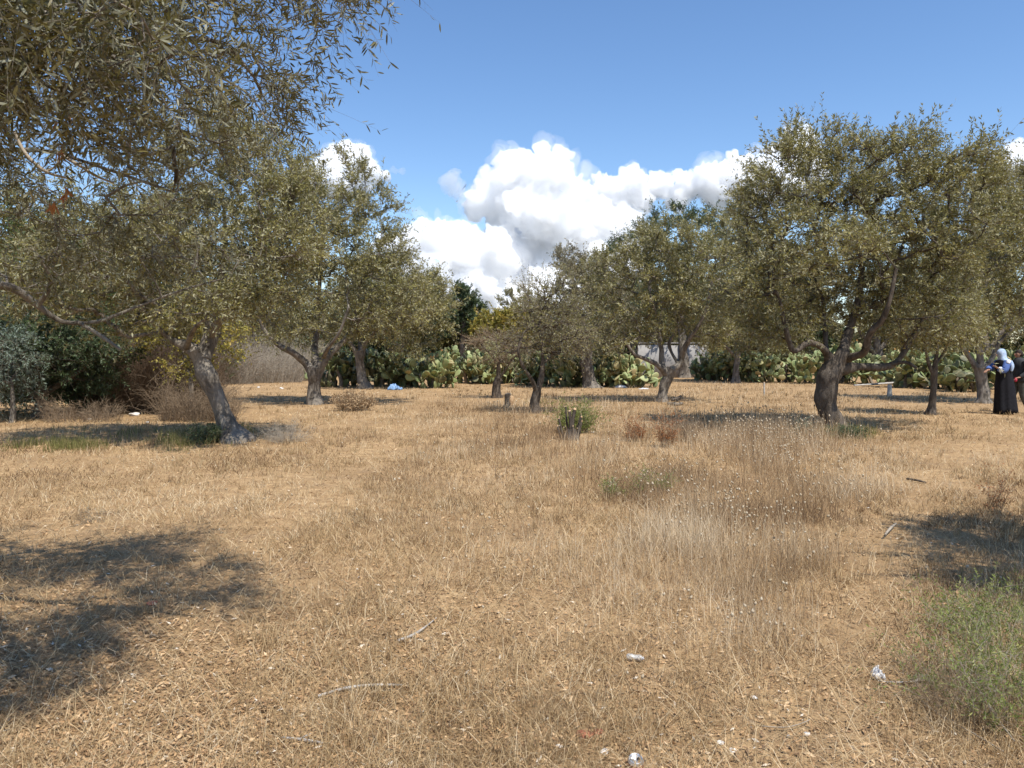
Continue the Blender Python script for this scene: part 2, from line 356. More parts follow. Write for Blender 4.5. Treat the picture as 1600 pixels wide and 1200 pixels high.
cloud('single soft cloud above the second olive on the left', [(545, 258, 30), (518, 262, 28), (575, 268, 20), (500, 275, 22), (530, 290, 28), (560, 285, 18), (480, 290, 20), (596, 270, 9), (560, 262, 22)], 5, Y=3200., amp=.9)
cloud('small pale tuft of cloud just left of the tall tower', [(704, 290, 11), (716, 296, 13), (728, 300, 8), (697, 298, 8)], 6, Y=3200., vox=6, amp=1.1, dens=CT)
cloud('tiny wisp of cloud right of the single soft cloud', [(612, 266, 5), (620, 268, 6), (630, 268, 5)], 7, Y=3200., vox=5, amp=.6, dens=CT)
cloud('cloud at the right edge behind the olive crowns', [(1590, 255, 30), (1570, 262, 22), (1600, 290, 40), (1640, 280, 50), (1575, 310, 25), (1620, 330, 40)], 8, Y=3200.)

# ------------------------------------------------------------------ ground
def path_d(px, py):                              # trodden lines, as seen from the photo, 0..1
    def seg(pts, w):
        best = np.full(np.shape(px), 1e9)
        for (x0, y0), (x1, y1) in zip(pts[:-1], pts[1:]):
            t = np.clip(((px - x0) * (x1 - x0) + (py - y0) * (y1 - y0)) / ((x1 - x0) ** 2 + (y1 - y0) ** 2), 0, 1)
            d = np.hypot(px - x0 - t * (x1 - x0), (py - y0 - t * (y1 - y0)) * 1.6) / (w * np.clip((y0 + t * (y1 - y0) - HOR) / 150, .15, 5)); best = np.minimum(best, d)
        return np.exp(-best ** 2)
    a = seg([(700, 600), (655, 640), (610, 690), (520, 770), (380, 860), (300, 1000), (250, 1250)], 26)
    b = seg([(1800, 690), (1520, 700), (1440, 760), (1400, 830), (1330, 950), (1300, 1100), (1260, 1250)], 30)
    return np.clip(np.maximum(a, b), 0, 1)
def gs(px, py, cx, cy, rx, ry): return np.exp(-((px - cx) / rx) ** 2 - ((py - cy) / ry) ** 2)
def to_px(x, y): return 800 + x / y * FPX, HOR + EYE * FPX / y
def tall_d(px, py):
    return np.clip(.95 * gs(px, py, 1190, 780, 200, 110) + .8 * gs(px, py, 1230, 900, 110, 150) + .35 * gs(px, py, 1050, 830, 300, 130) + 1.0 * gs(px, py, 800, 675, 210, 50) + .55 * gs(px, py, 640, 790, 130, 60)
        + .6 * gs(px, py, 1000, 720, 130, 60) + .9 * gs(px, py, 1180, 690, 110, 35) + .4 * gs(px, py, 400, 810, 70, 30) + .45 * gs(px, py, 1000, 1060, 90, 60)
        + .3 * gs(px, py, 1000, 850, 160, 70) + .55 * gs(px, py, 1520, 740, 120, 30) + .75 * gs(px, py, 1550, 1080, 70, 110) + .6 * gs(px, py, 930, 640, 300, 25)
        + .5 * gs(px, py, 1400, 620, 200, 12) + .5 * gs(px, py, 1130, 608, 110, 12) + .35 * gs(px, py, 300, 700, 200, 20), 0, 1.2)

def grid_axis(lim, fine, n):
    a = np.linspace(0, 1, n) ** 2.2 * lim; return np.unique(np.round(np.concatenate([a, np.arange(0, fine, .12)]), 3))
gx = grid_axis(600, 9, 60); gx = np.concatenate([-gx[::-1], gx[1:]]); gy = np.concatenate([-grid_axis(300, 2, 30)[::-1], grid_axis(900, 22, 90)[1:]])
X, Yg = np.meshgrid(gx, gy); Z = gz(X, Yg); V = np.stack([X, Yg, Z], -1).reshape(-1, 3); nx = len(gx)
i, j = np.meshgrid(np.arange(len(gy) - 1), np.arange(nx - 1), indexing='ij'); k = i * nx + j
m, nt, out = new_mat('dry_soil'); co = objco(nt)
nA = tex_noise(nt, .55, 5, .6, co); nB = tex_noise(nt, 6, 6, .7, co); nC = tex_noise(nt, 70, 5, .75, co); nD = tex_noise(nt, 2.3, 5, .65, co)
c = ramp(nt, [(.36, (.28, .18, .09)), (.5, (.38, .25, .13)), (.64, (.48, .33, .175))], nB)
c = mix(nt, ramp(nt, [(.42, (0, 0, 0)), (.60, (.85, .85, .85))], nA), c, (.30, .195, .10))
c = mix(nt, ramp(nt, [(.5, (0, 0, 0)), (.66, (.5, .5, .5))], nD), c, (.27, .185, .11))
c = mix(nt, .75, c, ramp(nt, [(.3, (.45, .42, .40)), (.5, (1, 1, 1)), (.72, (1.5, 1.45, 1.35))], nC), 'MULTIPLY')
nt.links.new(princ(nt, c, .95, bump(nt, nC, .9, .012), .1), out.inputs[0]); M['soil'] = m
g = Geo(); g.add(V, np.stack([k, k + 1, k + 1 + nx, k + nx], -1).reshape(-1, 4)); ground = g.build('ground', [m], smooth=True)
tag(ground, 'bare tan soil of the olive grove', 'ground', kind='structure')

# ------------------------------------------------------------------ dry grass, litter and seed heads (stuff)
M['straw'] = tint_mat('straw', [(0, (.165, .10, .05)), (.35, (.32, .215, .105)), (.7, (.49, .355, .19)), (1, (.68, .55, .36))], .75, .25, .25)
M['straw_brown'] = tint_mat('brown_straw', [(0, (.19, .12, .065)), (.35, (.35, .235, .13)), (.75, (.54, .40, .24)), (1, (.74, .61, .42))], .8, .2, .25)
M['litter'] = tint_mat('leaf_litter', [(0, (.16, .10, .06)), (.4, (.33, .2, .10)), (.7, (.48, .31, .16)), (.9, (.58, .42, .25)), (1, (.62, .56, .46))], .8, .2, 0)
M['seed'] = tint_mat('seed_head', [(0, (.42, .32, .20)), (1, (.64, .55, .41))], .9, .1, .3)
M['green_grass'] = tint_mat('green_grass', [(0, (.11, .12, .035)), (.5, (.20, .19, .06)), (1, (.36, .29, .13))], .7, .2, .3)
def scatter(n, y0, y1, p=1.0, m=.78, x0=1.2):    # more of them near the viewpoint; the field reaches past the frame
    u = rng.random(n)
    a, b = y0 ** (1 - p) if p != 1 else np.log(y0), y1 ** (1 - p) if p != 1 else np.log(y1)
    y = (a + u * (b - a)) ** (1 / (1 - p)) if p != 1 else np.exp(a + u * (b - a))
    return rng.uniform(-1, 1, n) * (m * y + x0), y
def blades(geo, x, y, H, W, lean, mi=0, tint=None, z0=0.0):
    n = len(x); z = gz(x, y) + z0; b = np.stack([x, y, z], 1); a = rng.uniform(0, 2 * np.pi, n); hd = np.stack([np.cos(a), np.sin(a), 0 * a], 1)
    lean = np.broadcast_to(lean, (n,))[:, None]; H = np.asarray(H)[:, None]; W = np.asarray(W)[:, None]
    up = np.array([[0, 0, 1.]]); mid = b + H * .55 * (up * np.cos(lean * .6) + hd * np.sin(lean * .6)); tip = mid + H * .5 * (up * np.cos(lean) + hd * np.sin(lean))
    s = rng.uniform(0, np.pi, n); w = np.stack([np.cos(s), np.sin(s), 0 * s], 1)
    if tint is None: tint = rng.random(n)
    V = np.stack([b - w * W / 2, b + w * W / 2, mid - w * W * .4, mid + w * W * .4, tip], 1).reshape(-1, 3); k = np.arange(n)[:, None] * 5
    geo.add(V, k + np.array([[0, 1, 3, 2]]), mi, np.repeat(tint, 5)); geo.f.append(k + np.array([[2, 3, 4]]) + geo.n - len(V)); geo.m.append(np.full(n, mi)); return tip
rng = np.random.default_rng(3)
# short stubble, lying straw
g = Geo(); x, y = scatter(330000, 2.3, 42, 1.35); px, py = to_px(x, y); pd = path_d(px, py)
d = np.clip(.12 + 3.4 * (.6 * fbm(x / 1.6, y / 1.6, 21) + .4 * fbm(x / .45, y / .45, 22) - .40), 0, 1.2) * (1 - .8 * pd) * (.55 + .45 * np.clip((px - 250) / 500, 0, 1) + .5 * (y > 7)); keep = rng.random(len(x)) < d; x, y = x[keep], y[keep]
fl = fbm(x / .9, y / .9, 5); H = rng.uniform(.025, .10, len(x)) * (.6 + fl)
blades(g, x, y, H, .0012 + .00055 * y, rng.uniform(.5, 1.55, len(x)), tint=np.clip(rng.normal(.47, .2, len(x)) + (fbm(x / 2, y / 2, 8) - .47) * 2.1, 0, 1))
x, y = scatter(90000, 2.3, 20, 1.5); H = rng.uniform(.06, .22, len(x)); keep = rng.random(len(x)) < .3 + .7 * fbm(x, y, 31); x, y, H = x[keep], y[keep], H[keep]
blades(g, x, y, H, .0012 + .0004 * y, rng.uniform(1.35, 1.57, len(x)), tint=np.clip(rng.normal(.65, .2, len(x)), 0, 1), z0=.008)
nt_ = 15000; cx_, cy_ = scatter(nt_, 2.3, 36, 1.3); qx, qy = to_px(cx_, cy_); k_ = rng.random(nt_) < np.clip(3 * (fbm(cx_ / 1.1, cy_ / 1.1, 91) - .34), 0, 1) * (1 - .85 * path_d(qx, qy)) * (.35 + .65 * np.clip((qx - 200) / 500, 0, 1)); cx_, cy_ = cx_[k_], cy_[k_]; nb = 16
i_ = np.repeat(np.arange(len(cx_)), nb); rr = rng.uniform(.02, .07, len(cx_))[i_]; x = cx_[i_] + rng.normal(size=len(i_)) * rr; y = cy_[i_] + rng.normal(size=len(i_)) * rr; y = np.maximum(y, 2.2)
blades(g, x, y, rng.uniform(.04, .15, len(i_)) * rng.uniform(.5, 1.2, len(cx_))[i_], .001 + .00045 * y, np.abs(rng.normal(.6, .4, len(i_))), tint=np.clip(rng.normal(.5, .25, len(cx_))[i_] + rng.normal(0, .12, len(i_)), 0, 1))
tag(g.build('dry_stubble', [M['straw']]), 'short dry straw and stubble covering the soil of the grove', 'dry grass', kind='stuff')
# tall dry grass in patches
g = Geo(); x, y = scatter(520000, 2.6, 46, 1.25, .74, 1.0); px, py = to_px(x, y)
d = tall_d(px, py) * (1 - .8 * path_d(px, py)) * np.clip(3.4 * (fbm(x / .7, y / .7, 41) - .33), 0, 1.3); keep = rng.random(len(x)) < d * .62; x, y, px, py = x[keep], y[keep], px[keep], py[keep]
H = rng.uniform(.10, .42, len(x)) * (.4 + .6 * np.clip(tall_d(px, py), 0, 1)) * (.5 + .8 * fbm(x / 1.1, y / 1.1, 43)); tn = np.clip(rng.normal(.58, .22, len(x)) + (fbm(x / 1.2, y / 1.2, 44) - .47) * 2.2 - .22 * gs(px, py, 1240, 900, 100, 130) - .12 * gs(px, py, 800, 670, 220, 50), 0, 1)
tip = blades(g, x, y, H, .0008 + .00030 * y, np.abs(rng.normal(.45, .45, len(x))), tint=tn)
tag(g.build('tall_dry_grass', [M['straw_brown']]), 'tall wispy dry grass standing in patches between the olives', 'dry grass', kind='stuff')
# seed heads on the tips
n2 = 5200; ax_ = rng.normal(1190, 62, n2); ay_ = np.clip(rng.normal(688, 15, n2), 655, 740); yy = EYE * FPX / (ay_ - HOR); xx = (ax_ - 800) / FPX * yy
k2 = rng.random(n2) < np.clip(4 * (fbm(xx / .5, yy / .5, 47) - .3), 0, 1); xx, yy, ax_, ay_ = xx[k2], yy[k2], ax_[k2], ay_[k2]
g2 = Geo(); tip2 = blades(g2, xx, yy, rng.uniform(.25, .5, len(xx)), .0010 + .0003 * yy, np.abs(rng.normal(.3, .3, len(xx)))); tag(g2.build('bunny_tail_grass', [M['straw_brown']]), 'dense clump of bunny-tail grass left of the big olive trunk', 'dry grass', kind='stuff')
x = np.concatenate([x, xx]); y = np.concatenate([y, yy]); px = np.concatenate([px, ax_]); py = np.concatenate([py, ay_]); tip = np.vstack([tip, tip2])
ns = len(x); pr = np.clip(.06 + .9 * gs(px, py, 1190, 685, 110, 28) + .2 * gs(px, py, 1200, 850, 200, 150) + .14 * gs(px, py, 800, 670, 220, 50), 0, .6) * np.clip(3.2 * (fbm(x / .7, y / .7, 61) - .35), 0, 1.2)
pr = pr * np.clip(9 / y, .25, 1.3) * .45
sel = rng.random(ns) < pr; T = tip[sel]; n = len(T); g = Geo(); s = (rng.uniform(.0045, .0085, n) * (1 + y[sel] * .09))[:, None]
ax = norm(np.array([0, 0, 1.]) + rng.normal(size=(n, 3)) * .5); u = norm(np.cross(ax, rv(n))); w = np.cross(ax, u)
V = np.stack([T - ax * s * 1.4, T + u * s, T + w * s, T - u * s, T - w * s, T + ax * s * 1.6], 1).reshape(-1, 3)
F = (np.arange(n)[:, None, None] * 6 + np.array([[0, 2, 1], [0, 3, 2], [0, 4, 3], [0, 1, 4], [5, 1, 2], [5, 2, 3], [5, 3, 4], [5, 4, 1]])[None]).reshape(-1, 3)
g.add(V, F, 0, np.repeat(rng.random(n), 6)); tag(g.build('seed_heads', [M['seed']]), 'pale fluffy seed heads on the tips of the tall dry grass', 'seed heads', kind='stuff')
# leaf litter
g = Geo(); x, y = scatter(210000, 2.3, 26, 1.7); px, py = to_px(x, y); d = (.3 + .9 * np.clip((py - 850) / 250, 0, 1) * np.clip((900 - px) / 500, 0, 1)) * (.3 + 1.2 * fbm(x / .6, y / .6, 71)); keep = rng.random(len(x)) < d; x, y = x[keep], y[keep]; n = len(x)
b = np.stack([x, y, gz(x, y) + rng.uniform(.002, .016, n)], 1); a = rng.uniform(0, 6.28, n); dd = np.stack([np.cos(a), np.sin(a), rng.normal(0, .25, n)], 1)
nr = norm(np.array([0, 0, 1.]) + rng.normal(size=(n, 3)) * .45); L = rng.uniform(.013, .036, n) * (1 + y * .06)
leaves(g, b, dd, L, L * rng.uniform(.22, .42, n), 0, np.clip(rng.beta(2, 2, n) + (rng.random(n) > .97) * .5, 0, 1), nrm=nr)
tag(g.build('leaf_litter', [M['litter']]), 'dead narrow leaves and chaff littering the bare soil', 'leaf litter', kind='stuff')
# green grass under the left olive and at other damp spots
g = Geo(); pts = []
for (cx, cy, rx, ry, n) in [(110, 697, 50, 6, 1500), (290, 694, 45, 9, 1700), (240, 680, 120, 8, 900), (340, 676, 40, 8, 1800), (1320, 678, 45, 8, 1800), (1000, 775, 40, 9, 0), (1560, 1000, 60, 60, 2200), (880, 630, 50, 5, 500), (60, 700, 60, 6, 1500)]:
    if not n: continue
    qx = rng.normal(cx, rx * .6, n); qy = rng.normal(cy, ry * .6, n); qY = EYE * FPX / (qy - HOR); pts.append(np.stack([(qx - 800) / FPX * qY, qY], 1))
q = np.vstack(pts); q = q[(q[:, 1] > 2.5) & (rng.random(len(q)) < np.clip(3 * (fbm(q[:, 0] / .5, q[:, 1] / .5, 81) - .3), 0, 1))]
blades(g, q[:, 0], q[:, 1], rng.uniform(.04, .22, len(q)), .0015 + .0005 * q[:, 1], np.abs(rng.normal(.4, .3, len(q))))
tag(g.build('green_grass', [M['green_grass']]), 'sparse green grass growing in the shade of the olives', 'green grass', kind='stuff')

# ------------------------------------------------------------------ the olives
GO = 'olive trees of the grove'
# big olive on the right; crown shade is put into its darker bark
tree('olive_tree', 'big broad olive with a thick bent trunk in shade-darkened bark in the right foreground', 16,
  [[(1307, 676, 36), (1302, 655, 33), (1290, 630, 27), (1292, 605, 29), (1298, 582, 34), (1306, 568, 34)],
   [(1300, 585, 22), (1296, 560, 15), (1283, 542, 10, -.2), (1262, 536, 10, -.4), (1240, 548, 8, -.5), (1228, 515, 7, -.6), (1218, 470, 6, -.7), (1208, 445, 4, -.8)],
   [(1296, 572, 14), (1291, 545, 9, .3), (1289, 510, 7, .5), (1286, 470, 6, .7), (1275, 440, 4, .8)],
   [(1306, 575, 26), (1317, 552, 19), (1322, 530, 15, .3), (1334, 495, 13, .4), (1342, 460, 10, .5), (1346, 420, 8, .5), (1340, 370, 5, .4)],
   [(1325, 560, 14), (1350, 550, 11, -.5), (1360, 520, 9, -.8), (1378, 500, 8, -1), (1390, 470, 6, -1.2), (1400, 420, 5, -1.3)],
   [(1312, 575, 22), (1345, 573, 14, .2), (1385, 573, 12, .4), (1404, 562, 10, .4), (1420, 535, 9, .5), (1436, 510, 7, .6), (1450, 470, 5, .8), (1462, 420, 4, 1)],
   [(1392, 570, 8, .4), (1415, 566, 6, .2), (1432, 575, 4, 0)]],
  [(1200, 440, 62, 80), (1215, 350, 58, 60), (1186, 312, 36, 34), (1200, 262, 24, 48), (1283, 300, 70, 80), (1262, 245, 40, 45), (1335, 300, 55, 90), (1392, 330, 80, 90), (1398, 262, 48, 40),
   (1460, 300, 55, 80), (1488, 262, 30, 45), (1300, 430, 110, 80, 1), (1290, 400, 90, 50, -1.2), (1420, 420, 95, 80), (1500, 360, 60, 80), (1235, 500, 60, 34), (1440, 490, 60, 40), (1395, 225, 20, 20), (1480, 238, 16, 26), (1318, 235, 20, 28), (1200, 520, 50, 34, .6), (1290, 480, 90, 40, 1.3), (1480, 520, 50, 34, .8), (1160, 470, 30, 50)],
  npts=660, ntw=12, nleaf=13, leaf=(.085, .026), tl=(.3, .62), seed=101, depth=1.5, barkm='bark_d', group=GO, shoots=34, holes=-.38)
# left olive
tree('olive_tree', 'leaning olive with a grey lit trunk in the left foreground, crown over the shaded grass', 13.9,
  [[(368, 696, 40), (358, 668, 32), (347, 640, 27), (332, 606, 27), (316, 570, 30), (308, 548, 34)],
   [(310, 555, 28), (295, 542, 22, .1), (278, 536, 15, .1), (262, 526, 9, 0), (240, 505, 6, -.2), (215, 470, 5, -.5)],
   [(318, 560, 26), (326, 535, 24, .1), (330, 505, 18, .2), (322, 470, 13, .3), (300, 420, 10, .4), (270, 360, 7, .3)],
   [(328, 525, 16, .1), (350, 490, 11, -.4), (380, 450, 9, -.7), (400, 400, 6, -.9)],
   [(325, 500, 14, .2), (345, 440, 10, .7), (352, 380, 8, 1), (350, 320, 5, 1.1)], [(290, 545, 10), (300, 520, 7, -.6), (312, 505, 5, -1), (335, 490, 3, -1.3)]],
  [(260, 420, 120, 90), (150, 440, 90, 70), (330, 380, 110, 100), (240, 320, 110, 90), (380, 300, 90, 80), (440, 400, 70, 80), (340, 240, 80, 50), (460, 300, 50, 60), (120, 350, 90, 70), (420, 470, 60, 40), (200, 500, 90, 35), (330, 470, 80, 40, -1.4), (400, 220, 60, 40), (60, 460, 60, 40), (230, 380, 150, 60, -1.1), (60, 420, 90, 50, -.9), (420, 380, 70, 60, -1.0)],
  npts=600, ntw=11, nleaf=13, leaf=(.08, .024), tl=(.3, .6), seed=102, depth=1.5, group=GO, shoots=24, holes=-.4)
# second olive left
tree('olive_tree', 'olive with a short stout trunk and a wide V of limbs, second from the left', 24,
  [[(493, 633, 23), (491, 610, 19), (492, 588, 22), (494, 575, 26)],
   [(490, 582, 18), (476, 566, 12), (456, 550, 10, -.3), (436, 540, 8, -.4), (418, 524, 6, -.5), (405, 500, 4, -.6)],
   [(496, 578, 20), (508, 560, 13), (520, 548, 11, .3), (540, 530, 9, .5), (560, 500, 7, .7), (575, 450, 5, .8)],
   [(495, 575, 14), (492, 545, 10, .6), (496, 500, 8, 1), (500, 430, 6, 1.1), (505, 350, 4, 1)], [(505, 560, 8), (512, 545, 6, -.6), (530, 520, 5, -1), (545, 480, 4, -1.2)]],
  [(450, 450, 70, 70), (520, 430, 80, 90), (590, 430, 60, 70), (500, 340, 70, 70), (560, 350, 55, 60), (450, 360, 60, 80), (548, 290, 24, 46), (597, 318, 16, 30), (620, 440, 40, 60), (480, 510, 80, 30), (590, 500, 50, 34), (645, 470, 32, 50), (615, 385, 28, 30), (510, 330, 40, 34), (450, 300, 34, 40)],
  npts=420, ntw=10, nleaf=12, leaf=(.115, .034), tl=(.35, .7), seed=103, depth=1.9, group=GO, shoots=26, holes=-.36, twr=.005)
tree('olive_tree', 'olive with a pale-footed trunk standing against the dark cactus left of the middle', 34.5,
  [[(570, 608, 20), (565, 590, 15), (563, 568, 14), (563, 548, 14)], [(562, 560, 9), (550, 540, 7), (535, 520, 5)], [(564, 550, 10), (575, 530, 7), (600, 505, 5), (625, 480, 4)], [(563, 548, 9), (565, 515, 6, 1), (570, 480, 4, 1)]],
  [(560, 500, 60, 35), (620, 500, 60, 45), (660, 480, 40, 42), (600, 450, 60, 50), (690, 480, 22, 44), (665, 445, 22, 28), (640, 540, 40, 16)],
  npts=240, ntw=9, nleaf=11, leaf=(.15, .045), tl=(.4, .8), seed=104, depth=2.2, group=GO, shoots=16, holes=-.4, twr=.006)
# middle right olive
tree('olive_tree', 'open olive with a lichen-pale trunk forking into four limbs, right of the middle', 25.2,
  [[(1034, 632, 20), (1036, 610, 15), (1043, 590, 15), (1050, 577, 17)],
   [(1044, 588, 12), (1036, 578, 11, -.1), (1024, 568, 8, -.2), (1008, 561, 6, -.3), (990, 552, 5, -.4), (975, 530, 4, -.5)],
   [(1038, 582, 11), (1034, 565, 9, .2), (1033, 545, 8, .3), (1029, 520, 7, .4), (1026, 500, 6, .4), (1016, 460, 4, .3)],
   [(1050, 578, 12), (1064, 566, 9, .1), (1068, 548, 9, 0), (1078, 528, 7, -.2), (1092, 508, 6, -.4), (1104, 480, 5, -.6), (1112, 440, 4, -.8)],
   [(1060, 568, 6, .1), (1050, 552, 5, .5), (1046, 535, 5, .7), (1056, 515, 4, .8), (1062, 470, 3, .9)]],
  [(980, 440, 50, 60), (1030, 420, 60, 65), (1090, 430, 55, 65), (1000, 390, 45, 30), (1060, 380, 50, 40), (1110, 480, 50, 45), (960, 500, 40, 35), (1040, 470, 70, 40), (1110, 525, 50, 24), (950, 535, 40, 22), (940, 430, 26, 40), (1130, 400, 32, 45), (1020, 520, 30, 18)],
  npts=330, ntw=9, nleaf=12, leaf=(.11, .034), tl=(.32, .65), seed=105, depth=1.8, group=GO, shoots=20, holes=-.36, twr=.005)
tree('olive_tree', 'dark olive with a thick trunk inside the cactus hedge, just left of the pale-trunked one', 36,
  [[(924, 608, 24), (920, 590, 20), (916, 570, 17), (918, 548, 16)], [(916, 560, 10), (905, 540, 8), (890, 520, 6), (870, 500, 4)], [(918, 550, 11), (928, 525, 8), (940, 495, 6), (945, 460, 4)], [(917, 552, 8), (915, 520, 6, 1), (905, 480, 4, 1)]],
  [(880, 490, 50, 45), (930, 480, 50, 50), (905, 440, 45, 30), (850, 510, 30, 35), (960, 500, 35, 45), (890, 412, 22, 20), (940, 440, 40, 40), (900, 530, 60, 20)],
  npts=260, ntw=9, nleaf=11, leaf=(.15, .046), tl=(.4, .8), seed=106, depth=2.2, group=GO, shoots=18, holes=-.36, twr=.006, leafm='olive_dry')
tree('olive_tree', 'half bare twiggy little olive with two stems, nearest one in the middle of the field', 20.6,
  [[(834, 647, 17), (836, 625, 15), (840, 604, 13)], [(840, 612, 10), (846, 590, 8), (848, 560, 6), (846, 530, 5), (843, 505, 4), (855, 470, 3)], [(838, 612, 9), (830, 592, 7, -.2), (818, 574, 5, -.3), (810, 548, 4, -.4), (818, 520, 3, -.4)], [(847, 570, 4), (862, 555, 4, .4), (880, 545, 3, .6)]],
  [(850, 500, 38, 40), (880, 500, 45, 42), (830, 480, 30, 36), (870, 455, 40, 24), (905, 520, 25, 28), (860, 550, 40, 18), (815, 530, 16, 24), (780, 545, 12, 12)],
  npts=170, ntw=7, nleaf=8, leaf=(.07, .02), tl=(.3, .65), seed=107, depth=1.0, group=GO, shoots=14, leafm='olive', barkm='bark_d', twigm='twig', twr=.006, up=.25, rtip=.008)
tree('olive_tree', 'spindly nearly leafless small tree with a knobbly trunk, left of the half bare one', 27.6,
  [[(776, 622, 14), (776, 605, 12), (779, 590, 10)], [(778, 598, 8), (779, 575, 6), (778, 555, 5), (782, 535, 4), (775, 518, 3)], [(779, 592, 6), (788, 580, 4), (800, 562, 3), (815, 548, 3)], [(778, 570, 4), (765, 552, 3), (752, 538, 3)]],
  [(780, 535, 32, 16), (755, 532, 22, 14), (805, 540, 24, 16), (780, 560, 22, 10)], npts=120, ntw=8, nleaf=2, leaf=(.08, .022), tl=(.3, .6), seed=108, depth=1.0, leafm='olive_dry', barkm='bark_d', twigm='brush', twr=.008, up=.1, group=GO, rtip=.008)
tree('olive_tree', 'olive with thin straight dark trunk before the cactus, left of the big olive', 42,
  [[(1149, 597, 12), (1150, 575, 9), (1152, 555, 9), (1153, 540, 8)], [(1151, 560, 6), (1138, 545, 5), (1122, 530, 4)], [(1152, 545, 7), (1165, 520, 5), (1180, 490, 4)], [(1152, 545, 5), (1148, 510, 4, 1), (1140, 470, 3, 1)]],
  [(1130, 480, 45, 50), (1180, 480, 45, 50), (1150, 420, 50, 50), (1120, 370, 26, 34), (1180, 380, 40, 50), (1140, 520, 50, 22), (1200, 530, 34, 20), (1140, 345, 14, 20)],
  npts=280, ntw=9, nleaf=10, leaf=(.17, .052), tl=(.45, .85), seed=109, depth=2.6, group=GO, shoots=16, holes=-.36, twr=.007)
tree('olive_tree', 'olive with whitewashed foot behind the two walkers at the right edge', 24.8,
  [[(1538, 632, 22), (1537, 612, 18), (1533, 590, 17), (1532, 574, 19)], [(1531, 580, 12), (1520, 566, 9), (1508, 548, 7), (1496, 530, 6), (1480, 500, 4)], [(1533, 576, 13), (1530, 552, 10), (1528, 530, 8), (1535, 490, 6), (1545, 430, 4)], [(1534, 578, 9), (1550, 560, 8, .4), (1562, 535, 6, .5), (1590, 500, 5, .6), (1600, 450, 4, .6)]],
  [(1530, 400, 60, 80), (1580, 380, 60, 90), (1550, 310, 50, 50), (1590, 300, 34, 40), (1500, 480, 55, 40), (1570, 480, 60, 45), (1640, 420, 60, 90), (1520, 340, 40, 60), (1640, 330, 40, 60), (1555, 268, 30, 22)],
  npts=400, ntw=10, nleaf=12, leaf=(.11, .034), tl=(.35, .7), seed=110, depth=2.0, group=GO, shoots=24, holes=-.33, twr=.005)
tree('olive_tree', 'young olive with a thin dark trunk between the big olive and the walkers', 19.8,
  [[(1454, 652, 13), (1457, 625, 11), (1459, 600, 10), (1460, 575, 9)], [(1460, 590, 6), (1452, 570, 5), (1446, 545, 4), (1440, 520, 3)], [(1460, 578, 8), (1464, 550, 6), (1466, 520, 5), (1475, 490, 3)], [(1461, 570, 5), (1478, 545, 4, .3), (1492, 515, 3, .4)]],
  [(1465, 500, 55, 35), (1430, 520, 35, 22), (1500, 510, 40, 28), (1470, 460, 50, 35)], npts=150, ntw=9, nleaf=12, leaf=(.09, .028), tl=(.3, .55), seed=111, depth=1.1, group=GO, twr=.004, barkm='bark_d')
# tall trees beyond the hedge
GB = 'trees beyond the cactus hedge'
tree('tall_tree', 'tall loose-topped tree rising behind the open olive right of the middle', 50,
  [[(1070, 592, 16), (1068, 560, 13), (1064, 500, 10), (1060, 430, 8), (1055, 370, 5)], [(1066, 520, 7), (1045, 470, 5), (1020, 420, 4)], [(1064, 480, 6), (1085, 440, 5), (1110, 400, 4)]],
  [(1045, 350, 34, 26), (1010, 365, 26, 16), (1080, 350, 20, 18), (1060, 400, 50, 30), (975, 385, 22, 18), (1020, 410, 50, 30), (1118, 360, 28, 26), (950, 410, 24, 20), (1050, 460, 80, 40)],
  npts=240, ntw=9, nleaf=11, leaf=(.18, .06), tl=(.5, .9), seed=112, depth=2.6, group=GB, shoots=10, holes=-.2, twr=.009, leafm='dark_leaf', cat='tree')
tree('tall_tree', 'small dark round tree against the cloud, left of the gap in the hedge', 62,
  [[(722, 592, 12), (722, 550, 9), (724, 500, 7), (722, 475, 5)]],
  [(722, 470, 18, 20), (738, 485, 16, 20), (705, 490, 18, 22), (725, 505, 28, 22), (716, 455, 8, 10), (690, 500, 20, 26)], npts=150, ntw=9, nleaf=12, leaf=(.24, .09), tl=(.5, .8), seed=113, depth=2.2, group=GB, leafm='dark_leaf', twr=.01, holes=-.4)
tree('fig_tree', 'yellowing shrubby fig spreading above the middle of the cactus hedge', 44,
  [[(800, 598, 10), (800, 575, 8), (800, 550, 7)], [(800, 560, 5), (780, 535, 4), (770, 510, 3)], [(800, 560, 5), (820, 535, 4), (835, 510, 3)]],
  [(770, 505, 20, 18), (795, 498, 26, 14), (825, 508, 24, 18), (800, 520, 46, 18), (760, 520, 18, 16)], npts=160, ntw=8, nleaf=8, leaf=(.17, .10), tl=(.35, .6), seed=114, depth=1.6, leafm='yellow_leaf', twr=.008, twigm='brush', cat='tree')
tree('yellow_shrub', 'tall shrub with yellow leaves showing behind the fork of the left olive', 19.5,
  [[(300, 640, 10), (298, 600, 8), (290, 560, 6)], [(295, 600, 6), (320, 560, 5), (345, 520, 4)]],
  [(300, 520, 40, 34), (345, 530, 34, 30), (262, 510, 30, 26), (240, 530, 22, 20), (300, 570, 40, 20)], npts=120, ntw=6, nleaf=8, leaf=(.08, .045), tl=(.3, .5), seed=115, depth=.9, leafm='yellow_leaf', twr=.004, cat='shrub')
